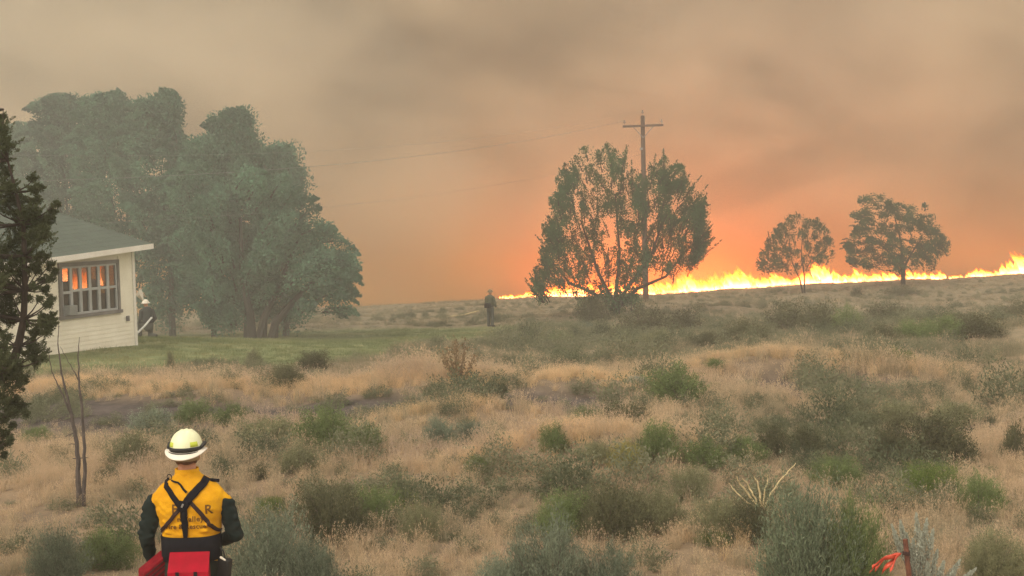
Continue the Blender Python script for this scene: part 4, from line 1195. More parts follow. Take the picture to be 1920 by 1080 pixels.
link('body', fuse(bm, .0075, 4), SKIN, man, smooth=True)
bm = bmesh.new(); ico(bm, (0, .008, z_(1.705)), (.086, .100, .118), 4)
bmesh.ops.delete(bm, geom=[v for v in bm.verts if v.co.z < z_(1.628) or (v.co.y > .06 and v.co.z < z_(1.76))], context='VERTS')
link('hair', (lambda me: (bm.to_mesh(me), bm.free(), me)[2])(bpy.data.meshes.new('hair')), HAIR, man, smooth=True).modifiers.new('t', 'SOLIDIFY').thickness = .006
# shirt
bm = bmesh.new()
loft(bm, [(z_(.90), .01, 0, .175, .122), (z_(1.0), .012, 0, .182, .125), (z_(1.10), .015, 0, .185, .128), (z_(1.17), .018, 0, .193, .132), (z_(1.25), .02, -.004, .212, .138), (z_(1.33), .02, -.008, .228, .142),
          (z_(1.40), .02, -.008, .240, .136), (z_(1.445), .018, -.004, .228, .120), (z_(1.485), .012, .0, .190, .102), (z_(1.52), .006, .004, .142, .086), (z_(1.548), .0, .008, .098, .078), (z_(1.575), .0, .010, .078, .074)])
for sx in (-1, 1):
    capsule(bm, (.015 + sx * .15, 0, z_(1.405)), (.015 + sx * .215, 0, z_(1.372)), .078, .066)
# folds: shallow welts that the fuse blends in
for (x1, z1, x2, z2, r) in ((-.15, 1.32, -.07, 1.28, .010), (-.14, 1.26, -.09, 1.23, .009), (.10, 1.36, .18, 1.34, .010), (.11, 1.22, .17, 1.24, .010), (-.13, 1.19, -.02, 1.17, .009), (.04, 1.18, .15, 1.195, .009), (-.16, 1.375, -.11, 1.33, .009)):
    ya = -.128; capsule(bm, (x1, ya + .012, z_(z1)), (x2, ya, z_(z2)), r, r, n=10, m=4)
shirt_me = fuse(bm, .0075, 3)
def crease(me, amp, fx_, fz_, tilt=.5, seed=0.0, up=None):
    bm_ = bmesh.new(); bm_.from_mesh(me); bm_.normal_update()
    for v in bm_.verts:
        c = v.co; q = Vector((c.x * fx_ + seed, c.y * fx_, (c.z + tilt * abs(c.x)) * fz_))
        n1 = noise.noise(q); n2 = noise.noise(q * 2.3 + Vector((5, 1, 2)))
        v.co = c + v.normal * amp * ((1 - abs(n1) * 2.4) + .35 * n2 - .5)
    bm_.to_mesh(me); bm_.free(); me.update()
crease(shirt_me, .0075, 5.0, 15.0)
shirt = link('shirt', shirt_me, SHIRT, man, smooth=True)
bmS = bmesh.new(); bmS.from_mesh(shirt_me); BV = BVHTree.FromBMesh(bmS)
bm = bmesh.new()
for (zc, r1, r2) in ((1.575, .083, .079),):
    ringa = [Vector((.0 + .084 * math.cos(t), .008 + .080 * math.sin(t), z_(1.535 + .0 * t))) for t in [i * math.pi / 16 for i in range(33)]]
    for i in range(32):
        a_, b_ = ringa[i], ringa[i + 1]; v = [bm.verts.new(a_), bm.verts.new(b_), bm.verts.new(b_ * 1.0 + Vector((-(b_.x) * .06, 0, .062))), bm.verts.new(a_ + Vector((-(a_.x) * .06, 0, .062)))]
        bm.faces.new(v)
bmesh.ops.remove_doubles(bm, verts=bm.verts, dist=.0005)
bm_link('collar', bm, SHIRT, man, smooth=True).modifiers.new('t', 'SOLIDIFY').thickness = .007
for sx, (a_, b_, c_) in AR.items():
    a_, b_, c_ = [Vector((p[0], p[1], z_(p[2]))) for p in (a_, b_, c_)]
    bm = bmesh.new(); capsule(bm, a_ + Vector((-sx * .004, 0, -.022)), b_, .066, .051); capsule(bm, b_, c_, .052, .040)
    capsule(bm, a_ + Vector((-sx * .008, 0, -.02)), a_ + Vector((sx * .016, 0, -.03)), .05, .055, m=3)
    for k in range(4): 
        q = a_.lerp(b_, .25 + .22 * k); capsule(bm, q + Vector((-.04, -.03, .015)), q + Vector((.04, -.035, -.012)), .022, .02, n=10, m=3)
    sm_ = fuse(bm, .008, 4); crease(sm_, .009, 6, 13, 0, sx * 3); link('sleeve', sm_, SLEEVE, man, smooth=True)
bm = bmesh.new()
loft(bm, [(z_(.62), .01, 0, .185, .125), (z_(.80), .01, 0, .195, .138), (z_(.93), .01, 0, .188, .134), (z_(1.0), .01, 0, .182, .128)])
for sx in (-1, 1):
    capsule(bm, (sx * .095, 0, z_(.80)), (sx * .11, .01, z_(.48)), .108, .082); capsule(bm, (sx * .11, .01, z_(.48)), (sx * .11, -.01, z_(.13)), .082, .066)
link('trousers', fuse(bm, .012, 4), pbr('green_trousers', (0.020, 0.030, 0.022), rough=.85, bump=.4, scale=8), man, smooth=True)
for sx in (-1, 1):
    bm = bmesh.new(); capsule(bm, (sx * .11, -.01, z_(.20)), (sx * .11, -.01, z_(.07)), .058, .055); capsule(bm, (sx * .11, -.02, z_(.05)), (sx * .12, .17, z_(.04)), .048, .040)
    link('boot', fuse(bm, .01, 2), BLACK, man, smooth=True)
# wide waist belt
bm = bmesh.new()
prev = None
for i in range(49):
    t = i / 48 * 2 * math.pi; cx, sy = math.cos(t), math.sin(t); ex = .8
    for_ = Vector((.015 + .200 * math.copysign(abs(cx) ** ex, cx), .143 * math.copysign(abs(sy) ** ex, sy), 0))
    v = [bm.verts.new(for_ + Vector((0, 0, z_(zz)))) for zz in (.985, 1.03, 1.08, 1.152)]
    if prev:
        for j in range(3): bm.faces.new((prev[j], v[j], v[j + 1], prev[j + 1]))
    prev = v
bm_link('waist_belt', bm, NAVY, man, smooth=True).modifiers.new('t', 'SOLIDIFY').thickness = .012
# harness webbing laid on the shirt
def lay(pt, off):
    r = BV.find_nearest(pt)
    return (r[0] + r[1] * off) if r[0] is not None else pt
def lay_back(u, z, off=.006):
    r = BV.ray_cast(Vector((u, -1, z)), Vector((0, 1, 0)))
    if r[0] is None: return lay(Vector((u, 0, z)), off)
    n = r[1]
    return r[0] + n * off
def webbing(name, pts, widths, mat_, off=.006, th=.004, over=None):
    """pts in photo pixels on the back; over: 3D points continuing over the shoulder"""
    P = [ml(x, y) for x, y in pts]
    P = [Vector((p.x, -.14, p.z)) for p in P]
    dense, W_ = [], []
    for i in range(len(P) - 1):
        for k in range(8):
            t = k / 8; dense.append(P[i].lerp(P[i + 1], t)); W_.append(widths[i] * (1 - t) + widths[i + 1] * t)
    dense.append(P[-1]); W_.append(widths[-1])
    bm = bmesh.new(); prev = None
    nb = len(dense)
    full = [(lay_back(p.x, p.z, off), w) for p, w in zip(dense, W_)]
    if over:
        for q in over: full.append((lay(Vector(q), off), W_[-1]))
    for i, (p, w) in enumerate(full):
        a_ = full[max(0, i - 1)][0]; b_ = full[min(len(full) - 1, i + 1)][0]; t = (b_ - a_).normalized()
        r = BV.find_nearest(p); n = r[1]; sd = t.cross(n).normalized()
        row = [bm.verts.new(lay(p + sd * w * q, off)) for q in (-.5, -.17, .17, .5)]
        if prev:
            for j in range(3): bm.faces.new((prev[j], prev[j + 1], row[j + 1], row[j]))
        prev = row
    o = bm_link(name, bm, mat_, man, smooth=True); md = o.modifiers.new('t', 'SOLIDIFY'); md.thickness = th; md.offset = 0
    return o
webbing('harness_strap', [(352, 946), (366, 925), (386, 903)], [.056, .056, .052], NAVY, .010, .006, over=[(.13, .0, z_(1.52)), (.13, .07, z_(1.47)), (.125, .13, z_(1.38))])
webbing('harness_strap', [(352, 946), (334, 925), (318, 908)], [.040, .036, .034], NAVY, .008, .005, over=[(-.13, .0, z_(1.52)), (-.13, .07, z_(1.47)), (-.125, .13, z_(1.38))])
webbing('harness_strap', [(348, 944), (326, 971), (303, 996)], [.026, .026, .024], BROWNW, .008)
webbing('harness_strap', [(366, 932), (388, 958), (402, 978), (414, 992)], [.026, .028, .028, .022], BROWNW, .008)
webbing('harness_strap', [(354, 948), (356, 975), (357, 1006)], [.050, .044, .022], NAVY, .009, .005)
webbing('radio_cord', [(328, 898), (340, 901), (350, 910), (358, 918)], [.012, .012, .014, .016], NAVY, .012)
bm = bmesh.new(); c_ = ml(323, 896); c_ = lay_back(c_.x, c_.z, .012)
ring = [c_ + Vector((.016 * math.cos(t), -.004, .018 * math.sin(t) + .006)) for t in [i * math.pi / 8 for i in range(17)]]
tube(bm, ring, .003, 5, cap=False); bm_link('cord_loop', bm, NAVY, man)
bm = bmesh.new(); c_ = ml(353, 940); q = lay_back(c_.x, c_.z, .016); box(bm, q, (.062, .016, .070), bevel=.007, rot=Matrix.Rotation(R(14), 3, 'Y')); bm_link('strap_plate', bm, NAVY, man)
bm = bmesh.new(); box(bm, q + Vector((.002, -.011, .006)), (.012, .006, .026), bevel=.002, rot=Matrix.Rotation(R(25), 3, 'Y')); bm_link('buckle', bm, pbr('buckle_metal', (0.5, 0.5, 0.5), rough=.35, metal=.8), man)
bm = bmesh.new(); c_ = ml(401, 902); q = lay_back(c_.x, c_.z, .014); box(bm, q, (.070, .018, .022), bevel=.006, rot=Matrix.Rotation(R(6), 3, 'Y')); bm_link('shoulder_pad', bm, NAVY, man)
# lettering printed on the shirt back
INK = pbr('shirt_ink', (0.17, 0.075, 0.010), rough=.8)
def print_text(txt, pxc, pyc, size, spacing=1.0, arch=0.0, bold=0.0):
    cu = bpy.data.curves.new('lettering', 'FONT'); cu.body = txt; cu.size = size; cu.align_x = 'CENTER'; cu.space_character = spacing; cu.resolution_u = 3; cu.offset = bold
    o = bpy.data.objects.new('tmp', cu); C.objects.link(o)
    me = bpy.data.meshes.new_from_object(o.evaluated_get(bpy.context.evaluated_depsgraph_get())); bpy.data.objects.remove(o)
    c_ = ml(pxc, pyc)
    b_ = bmesh.new(); b_.from_mesh(me); bmesh.ops.triangulate(b_, faces=b_.faces); bmesh.ops.subdivide_edges(b_, edges=[e for e in b_.edges if e.calc_length() > .012], cuts=1)
    for v in b_.verts: v.co = lay_back(c_.x + v.co.x, c_.z + v.co.y - arch * v.co.x ** 2, .0025)
    b_.to_mesh(me); b_.free()
    link('lettering', me, INK, man)
print_text('F', 337, 954, .085, bold=.002); print_text('R', 399, 955, .085, bold=.002)
print_text('n Valley', 366, 969, .050, 1.1, bold=.0012); print_text('Fire & Rescue', 357, 983, .046, 1.05, bold=.0012)
# helmet
hel = bm = bmesh.new()
HC_ = Vector((0, .015, 0)); n = 48; rings = []
for i in range(15):
    t = i / 14; a_ = t * math.pi / 2
    ring = []
    for k in range(n):
        b_ = 2 * math.pi * k / n
        rx, ry = .108 * math.cos(a_) ** .82, .130 * math.cos(a_) ** .82
        z = .128 * math.sin(a_) ** .95
        x = rx * math.cos(b_); y = ry * math.sin(b_)
        # three moulded ridges run front to back over the crown
        rid = sum(math.exp(-((x - c0) / .007) ** 2) for c0 in (-.034, 0, .034)) * .0065 * math.sin(a_) ** .8
        ring.append(bm.verts.new((HC_.x + x, HC_.y + y, z_(1.730) + z + rid)))
    rings.append(ring)
for i in range(14):
    for k in range(n): bm.faces.new((rings[i][k], rings[i][(k + 1) % n], rings[i + 1][(k + 1) % n], rings[i + 1][k]))
bmesh.ops.remove_doubles(bm, verts=bm.verts, dist=.0008)
helmet = bm_link('helmet', bm, HELM, man, smooth=True); helmet.modifiers.new('t', 'SOLIDIFY').thickness = .004
bm = bmesh.new(); rings = []
for i in range(7):
    t = i / 6; ring = []
    for k in range(n):
        b_ = 2 * math.pi * k / n; sy = math.sin(b_)
        back = max(0, -sy)
        rx = .106 + .034 * t; ry = .128 + (.040 + .012 * back) * t
        z = 1.733 - t * (.012 + .030 * back ** 1.5 + .012 * max(0, sy)) - .012 * back + .010 * math.sin(math.pi * t) * 0
        ring.append(bm.verts.new((rx * math.cos(b_), HC_.y + ry * sy, z_(z) + (.006 * abs(math.cos(b_)) ** 6 * t))))
    rings.append(ring)
for i in range(6):
    for k in range(n): bm.faces.new((rings[i][k], rings[i][(k + 1) % n], rings[i + 1][(k + 1) % n], rings[i + 1][k]))
bm_link('brim', bm, WHITE, helmet, smooth=True).modifiers.new('t', 'SOLIDIFY').thickness = .005
def band(name, z0, z1, grow, mat_, a0=0.0, a1=2 * math.pi, par=None, tilt=0.0, th=.004):
    bm = bmesh.new(); prev = None; K = 48
    for i in range(K + 1):
        b_ = a0 + (a1 - a0) * i / K; row = []
        for zz in (z0, (z0 + z1) / 2, z1):
            h_ = max(0.0, (zz - 1.730) / .128); f_ = math.cos(math.asin(min(.98, h_ ** (1 / .95)))) ** .82
            row.append(bm.verts.new(((.108 * f_ + grow) * math.cos(b_), HC_.y + (.130 * f_ + grow) * math.sin(b_), z_(zz) + tilt * math.sin(b_))))
        if prev:
            for j in range(2): bm.faces.new((prev[j], prev[j + 1], row[j + 1], row[j]))
        prev = row
    o = bm_link(name, bm, mat_, par or helmet, smooth=True); o.modifiers.new('t', 'SOLIDIFY').thickness = th; return o
band('goggle_strap', 1.722, 1.750, .004, BLACK, th=.006)
band('goggle_strap', 1.706, 1.724, .012, BLACK, R(200), R(325), tilt=.006, th=.005)
for a0, a1 in ((205, 232), (300, 330)):
    band('reflective_patch', 1.754, 1.786, .0025, LIMER, R(a0), R(a1), th=.002)
bm = bmesh.new()
for sx in (-1, 1):
    capsule(bm, (sx * .112, -.02, z_(1.745)), (sx * .118, .05, z_(1.760)), .012, .014, n=10, m=3)
bm_link('goggle_clip', bm, BLACK, helmet, smooth=True)
bm = bmesh.new(); prev = None
for i in range(33):
    b_ = 2 * math.pi * i / 32; row = [bm.verts.new((.088 * math.cos(b_), .012 + .106 * math.sin(b_), z_(zz))) for zz in (1.655, 1.715)]
    if prev: bm.faces.new((prev[0], prev[1], row[1], row[0]))
    prev = row
bm_link('headband', bm, TAN, helmet, smooth=True).modifiers.new('t', 'SOLIDIFY').thickness = .004

# belt packs and radio pouch, hung on the belt
pk = empty('belt_pack', man_loc + Vector((.040, -.15, z_(.90))), 0, 'square red pack hanging at the centre of the near firefighter lower back', 'pack', 'red packs on the near firefighter belt')
bm = bmesh.new()
vs = [(-.135, 0, .155), (.125, 0, .155), (.140, -.13, .055), (-.118, -.13, .055), (-.145, 0, -.16), (.135, 0, -.16), (.148, -.125, -.16), (-.128, -.125, -.16)]
v = [bm.verts.new(c) for c in vs]
for f_ in ((0, 1, 2, 3), (3, 2, 6, 7), (0, 3, 7, 4), (1, 5, 6, 2), (4, 7, 6, 5), (0, 4, 5, 1)): bm.faces.new([v[i] for i in f_])
bmesh.ops.bevel(bm, geom=list(bm.edges), offset=.010, segments=3, affect='EDGES', profile=.6)
bm_link('pouch', bm, REDP, pk, smooth=False)
bm = bmesh.new()
v = [bm.verts.new(c) for c in ((-.138, .002, .160), (.128, .002, .160), (.145, -.137, .057), (-.124, -.137, .057), (.146, -.139, .02), (-.124, -.139, .02))]
bm.faces.new((v[0], v[1], v[2], v[3])); bm.faces.new((v[3], v[2], v[4], v[5]))
bm_link('flap', bm, pbr('red_flap', (0.38, 0.007, 0.024), (0.27, 0.005, 0.016), rough=.7, scale=12, spec=.1), pk).modifiers.new('t', 'SOLIDIFY').thickness = .006
for dx in (-.06, .06):
    bm = bmesh.new(); box(bm, (dx, -.140, -.04), (.024, .006, .20), bevel=.002); bm_link('strap', bm, NAVY, pk)
bm = bmesh.new(); box(bm, (.0, -.136, -.07), (.08, .012, .07), bevel=.004); bm_link('label_patch', bm, pbr('dark_red', (0.12, 0.01, 0.015)), pk)
pk2 = empty('belt_pack', man_loc + Vector((-.235, -.06, z_(.90))), R(34), 'slanted red side pack at the near firefighter left hip', 'pack', 'red packs on the near firefighter belt')
bm = bmesh.new()
vs = [(-.10, .05, .04), (.085, .05, .15), (.085, -.07, .135), (-.10, -.07, .025), (-.11, .05, -.20), (.085, .05, -.20), (.085, -.07, -.20), (-.11, -.07, -.20)]
v = [bm.verts.new(c) for c in vs]
for f_ in ((0, 1, 2, 3), (3, 2, 6, 7), (0, 3, 7, 4), (1, 5, 6, 2), (4, 7, 6, 5), (0, 4, 5, 1)): bm.faces.new([v[i] for i in f_])
bmesh.ops.bevel(bm, geom=list(bm.edges), offset=.012, segments=3, affect='EDGES', profile=.6)
bm_link('pouch', bm, REDP, pk2); pk2.scale = (.9, .9, .95)
for k in range(3):
    bm = bmesh.new(); tube(bm, [Vector((-.10 + .0 * k, -.073, .0 - .035 * k)), Vector((.08, -.073, .105 - .035 * k))], .0035, 5); bm_link('piping', bm, BROWNW, pk2)
rp = empty('radio_pouch', man_loc + Vector((.245, -.075, z_(.93))), R(-20), 'black radio pouch with white clip on the near firefighter right hip', 'radio pouch')
bm = bmesh.new(); box(bm, (0, 0, -.03), (.085, .06, .19), bevel=.014, rot=Matrix.Rotation(R(8), 3, 'Y')); bm_link('pouch', bm, BLACK, rp)
bm = bmesh.new(); capsule(bm, (-.005, -.028, .075), (.028, -.032, .060), .008, .006, n=8, m=2); bm_link('clip', bm, WHITE, rp)
bm = bmesh.new(); tube(bm, [(0.01, 0, .05), (.0, .0, .11), (-.03, .01, .13)], .006, 6); bm_link('cord', bm, BLACK, rp)

# ------------------------------------------------------------------ far firefighters
def figure(px, py, Y, face, label, jacket, trs, helm, kneel=False, H=1.86, pack=False):
    p = at(px, py, Y); z0 = gz(p.x, Y)
    root = empty('person', (p.x, Y, z0), face, label, 'person')
    k = H / 1.86; hip = .95 if not kneel else .48; dz = hip - .95; lean = 0 if not kneel else .12
    def V(x, y, z): return Vector((x * k, (y + lean * max(0, z - .95)) * k, (z + dz) * k))
    bm = bmesh.new()
    ico(bm, V(0, .03, 1.66), (.08 * k, .095 * k, .115 * k), 3); ico(bm, V(0, .125, 1.64), (.014, .02, .02), 2)
    for sx in (-1, 1): ico(bm, V(sx * .08, .03, 1.65), (.012, .022, .032), 2)
    capsule(bm, V(0, 0, 1.42), V(0, .01, 1.6), .06 * k, .055 * k); capsule(bm, V(0, 0, 1.0), V(0, 0, 1.38), .12 * k, .15 * k, flat=.7)
    arms = {-1: [V(-.21, 0, 1.42), V(-.27, .02, 1.14), V(-.20, .22, 1.02)], 1: [V(.21, 0, 1.42), V(.29, -.02, 1.14), V(.22, .16, .98)]}
    for sx, (a_, b_, c_) in arms.items():
        capsule(bm, a_, b_, .04, .035); capsule(bm, b_, c_, .035, .025); d_ = (c_ - b_).normalized()
        capsule(bm, c_, c_ + d_ * .05, .026, .03, m=3)
        for f_ in range(4): q = c_ + d_ * .06 + Vector(((f_ - 1.5) * .018, 0, 0)); capsule(bm, q, q + d_ * .05 - Vector((0, 0, .02)), .009, .008, n=6, m=2)
        q = c_ + d_ * .03; capsule(bm, q, q + Vector((-sx * .035, .02, .0)), .010, .008, n=6, m=2)
    if not kneel: legs = {sx: [V(sx * .09, 0, .93), V(sx * .11, .02, .50), V(sx * .12, -.01, .09)] for sx in (-1, 1)}
    else:
        legs = {-1: [V(-.1, 0, .93), Vector((-.12, .42, .50)), Vector((-.13, .38, .09))], 1: [V(.1, 0, .93), Vector((.12, .10, .07)), Vector((.12, -.34, .08))]}
    for sx, (a_, b_, c_) in legs.items(): capsule(bm, a_, b_, .07, .05); capsule(bm, b_, c_, .05, .035)
    link('body', fuse(bm, .014, 3), SKIN, root, smooth=True)
    bm = bmesh.new(); capsule(bm, V(0, 0, .90), V(0, 0, 1.38), .185 * k, .205 * k, flat=.66); capsule(bm, V(-.17, 0, 1.42), V(.17, 0, 1.42), .085, .085)
    for sx, (a_, b_, c_) in arms.items(): capsule(bm, a_, b_, .072, .062); capsule(bm, b_, c_, .062, .048)
    link('jacket', fuse(bm, .014, 4), jacket, root, smooth=True)
    bm = bmesh.new(); capsule(bm, V(0, 0, .98), V(0, 0, .86), .165, .175, flat=.75)
    for sx, (a_, b_, c_) in legs.items(): capsule(bm, a_, b_, .105, .085); capsule(bm, b_, c_, .085, .070)
    link('trousers', fuse(bm, .016, 4), trs, root, smooth=True)
    for sx, (a_, b_, c_) in legs.items():
        bm = bmesh.new(); f0 = Vector((c_.x, c_.y, .05)); capsule(bm, f0 + Vector((0, -.03, .02)), f0 + Vector((0, .16, -.005)), .05, .042); link('boot', fuse(bm, .012, 2), BLACK, root, smooth=True)
    bm = bmesh.new(); c_ = V(0, .03, 1.70)
    ico(bm, c_ + Vector((0, 0, .015)), (.115, .135, .115), 3)
    bmesh.ops.delete(bm, geom=[v for v in bm.verts if v.co.z < c_.z], context='VERTS')
    tube(bm, [c_ + Vector((0, 0, .012)), c_ + Vector((0, 0, -.008))], [.145, .165], 24)
    bm_link('helmet', bm, helm, root, smooth=False)
    bm = bmesh.new(); box(bm, V(0, .005, 1.02), (.36 * k, .28 * k, .06), bevel=.02); bm_link('belt', bm, NAVY, root)
    if pack:
        bm = bmesh.new(); box(bm, V(0, -.20, 1.05), (.30, .18, .24), bevel=.05); bm_link('pack', bm, NAVY, root)
    return root
OLJ = pbr('olive_jacket', (0.085, 0.095, 0.055), (0.05, 0.06, 0.04), rough=.85, scale=6)
GRT = pbr('grey_green_trousers', (0.06, 0.07, 0.06), rough=.85)
TANH = pbr('tan_helmet', (0.22, 0.16, 0.08), rough=.5)
fx_, fy_, fz_ = hit(920, 613)
figure(920, 613, fy_, R(-35), 'distant firefighter in olive jacket standing alone at the edge of the lawn before the flames', OLJ, GRT, TANH, H=1.80, pack=True)
YK = 49.0
kn = figure(277, 600, YK, R(40), 'distant firefighter in white helmet crouching behind the farmhouse corner', pbr('dark_jacket', (0.035, 0.045, 0.045), rough=.85), GRT, WHITE, kneel=True)
bm = bmesh.new(); q0 = at(284, 596, YK - .5); q1 = at(257, 625, 45.5)
tube(bm, [q0, q0.lerp(q1, .5) + Vector((0, 0, -.03)), q1], .035, 8)
tag(bm_link('fire_hose', bm, pbr('pale_hose', (0.62, 0.64, 0.60), rough=.6)), 'pale hose running down from the crouching firefighter to the house corner', 'hose')
bm = bmesh.new(); q = at(263, 553, 44.0)
vv = [bm.verts.new(q + Vector(c)) for c in ((-.02, 0, .17), (.04, .01, .18), (.08, .03, .02), (.10, .0, -.20), (.03, .02, -.16), (-.10, -.02, -.04), (-.12, .0, .02))]
cen = bm.verts.new(q + Vector((.0, -.04, 0)))
for i in range(7): bm.faces.new((cen, vv[i], vv[(i + 1) % 7]))
o = bm_link('white_cloth', bm, WHITE, smooth=False); o.modifiers.new('t', 'SOLIDIFY').thickness = .02
tag(o, 'small white cloth caught on the dark branches just right of the house corner', 'cloth')
bm = bmesh.new(); xx, yy, zz = hit(862, 597); tube(bm, [Vector((xx - .7, yy, zz + .08)), Vector((xx + .2, yy + .1, zz + .16)), Vector((xx + 1.0, yy + .1, zz + .35))], .035, 6)
tag(bm_link('pale_branch', bm, STICK), 'pale stick lying on the far side of the lawn left of the standing firefighter', 'branch')


# ------------------------------------------------------------------ grass: instanced tufts
def tuft_mesh(seed, nb, h, spread, w, lean=.5, seeds=0.0, curve=.35):
    rng = np.random.default_rng(seed)
    az = rng.uniform(0, 2 * np.pi, nb); ln = h * rng.uniform(.5, 1.15, nb)
    out = np.abs(rng.normal(0, lean, nb)) * .6
    r0 = spread * np.sqrt(rng.random(nb)); a0 = rng.uniform(0, 2 * np.pi, nb)
    base = np.stack([r0 * np.cos(a0), r0 * np.sin(a0), np.full(nb, -.03)], 1)
    dirv = np.stack([np.cos(az) * np.sin(out), np.sin(az) * np.sin(out), np.cos(out)], 1)
    mid = base + dirv * (ln * .55)[:, None]
    d2 = unit(dirv + np.stack([np.cos(az), np.sin(az), np.full(nb, -.25)], 1) * (curve * rng.uniform(0, 1.5, nb))[:, None])
    tip = mid + d2 * (ln * .5)[:, None]
    side = unit(np.stack([-np.sin(az + rng.normal(0, .8, nb)), np.cos(az + rng.normal(0, .8, nb)), np.zeros(nb)], 1)) * w
    q1 = np.stack([base - side * .6, base + side * .6, mid + side * .5, mid - side * .5], 1)
    q2 = np.stack([mid - side * .5, mid + side * .5, tip + side * .12, tip - side * .12], 1)
    tone = rng.random(nb)
    V = [q1, q2]; T_ = [tone * .8, tone]
    if seeds:
        k = rng.random(nb) < seeds
        n = int(k.sum()); tp = tip[k]; dd = d2[k]
        for j in range(3):
            P = tp + dd * rng.uniform(-.03, .05, (n, 1)) + rng.normal(0, .006, (n, 3))
            V.append(leaves(P, unit(dd + rng.normal(0, .4, (n, 3))), .035, .008, rng)); T_.append(np.full(n, .9))
    return np_mesh('tuft', np.concatenate(V), 4, np.concatenate(T_))
def grass_mat(name, stops, trans=.3, big=0.35):
    m, nt, out = nmat(name)
    at_ = nt.nodes.new('ShaderNodeAttribute'); at_.attribute_name = 'tone'
    geo = nt.nodes.new('ShaderNodeNewGeometry')
    n1 = noise_tex(nt, big, 4, vec=geo.outputs['Position']); n2 = noise_tex(nt, 2.4, 3, vec=geo.outputs['Position'])
    f = math_n(nt, 'MULTIPLY_ADD', at_.outputs['Fac'], .28, math_n(nt, 'MULTIPLY_ADD', n1.outputs['Fac'], 1.25, math_n(nt, 'MULTIPLY_ADD', n2.outputs['Fac'], .45, -.48)))
    col = ramp(nt, f, stops)
    d_ = nt.nodes.new('ShaderNodeBsdfDiffuse'); t = nt.nodes.new('ShaderNodeBsdfTranslucent')
    mx = nt.nodes.new('ShaderNodeMixShader'); mx.inputs[0].default_value = trans
    nt.links.new(col, d_.inputs[0]); nt.links.new(col, t.inputs[0]); nt.links.new(d_.outputs[0], mx.inputs[1]); nt.links.new(t.outputs[0], mx.inputs[2])
    nt.links.new(mx.outputs[0], out.inputs[0]); return m
STRAW = grass_mat('straw', [(.15, (0.22, 0.225, 0.15)), (.33, (0.34, 0.31, 0.21)), (.48, (0.47, 0.375, 0.25)), (.62, (0.64, 0.48, 0.31)), (.80, (0.46, 0.36, 0.275))])
BRIGHT = grass_mat('bright_straw', [(.2, (0.50, 0.37, 0.21)), (.5, (0.68, 0.50, 0.29)), (.8, (0.76, 0.56, 0.35))])
OLIVEG = grass_mat('olive_grass', [(.2, (0.15, 0.155, 0.095)), (.45, (0.24, 0.225, 0.145)), (.62, (0.34, 0.29, 0.19)), (.8, (0.24, 0.225, 0.15))])
GREYG = grass_mat('grey_green_scrub', [(.2, (0.075, 0.09, 0.055)), (.45, (0.15, 0.17, 0.10)), (.62, (0.24, 0.24, 0.155)), (.8, (0.15, 0.18, 0.09))])
LAWNG = grass_mat('lawn_blade', [(.2, (0.12, 0.155, 0.072)), (.5, (0.18, 0.22, 0.10)), (.8, (0.30, 0.28, 0.145))])
def variants(cname, meshes, mat_):
    col = bpy.data.collections.new(cname)
    for i, me in enumerate(meshes):
        me.materials.append(mat_)
        o = bpy.data.objects.new(cname + '_tuft', me); col.objects.link(o)
    return col
def scatter(name, P, S, Rz, col, tilt=None):
    me = bpy.data.meshes.new(name); me.from_pydata(P.tolist(), [], [])
    a = me.attributes.new('sc', 'FLOAT_VECTOR', 'POINT'); a.data.foreach_set('vector', S.reshape(-1).astype(np.float32))
    a = me.attributes.new('rot', 'FLOAT_VECTOR', 'POINT')
    rot = np.zeros((len(P), 3)); rot[:, 2] = Rz; rot[:, 1] = -.12 if tilt is None else tilt
    a.data.foreach_set('vector', rot.reshape(-1).astype(np.float32))
    o = link(name, me); o['kind'] = 'stuff'
    ng = bpy.data.node_groups.new(name, 'GeometryNodeTree')
    ng.interface.new_socket('Geometry', in_out='INPUT', socket_type='NodeSocketGeometry'); ng.interface.new_socket('Geometry', in_out='OUTPUT', socket_type='NodeSocketGeometry')
    N = ng.nodes; Lk = ng.links
    gi = N.new('NodeGroupInput'); go = N.new('NodeGroupOutput')
    ci = N.new('GeometryNodeCollectionInfo'); ci.inputs['Collection'].default_value = col
    ci.inputs['Separate Children'].default_value = True; ci.inputs['Reset Children'].default_value = True
    ip = N.new('GeometryNodeInstanceOnPoints'); ip.inputs['Pick Instance'].default_value = True
    for nm, sock in (('sc', 'Scale'), ('rot', 'Rotation')):
        na = N.new('GeometryNodeInputNamedAttribute'); na.data_type = 'FLOAT_VECTOR'; na.inputs['Name'].default_value = nm
        Lk.new(na.outputs['Attribute'], ip.inputs[sock])
    ri = N.new('FunctionNodeRandomValue'); ri.data_type = 'INT'
    ri.inputs['Min'].default_value = 0; ri.inputs['Max'].default_value = len(col.objects) - 1
    for s_ in ri.outputs:
        if s_.enabled and s_.type == 'INT': Lk.new(s_, ip.inputs['Instance Index'])
    for s_ in ri.inputs:
        if s_.name == 'Min' and s_.type == 'INT': s_.default_value = 0
        if s_.name == 'Max' and s_.type == 'INT': s_.default_value = len(col.objects) - 1
    Lk.new(gi.outputs[0], ip.inputs['Points']); Lk.new(ci.outputs[0], ip.inputs['Instance']); Lk.new(ip.outputs[0], go.inputs[0])
    md = o.modifiers.new('scatter', 'NODES'); md.node_group = ng
    return o
def sample_field(bands, rng, clear=None):
    out = []
    for y0, y1, dens in bands:
        wmax = .43 * y1 + 1.2
        n = int((y1 - y0) * 2 * wmax * dens)
        Y = rng.uniform(y0, y1, n); X = rng.uniform(-wmax, wmax, n)
        k = np.abs(X) < .43 * Y + 1.2
        out.append(np.stack([X[k], Y[k]], 1))
    return np.concatenate(out)
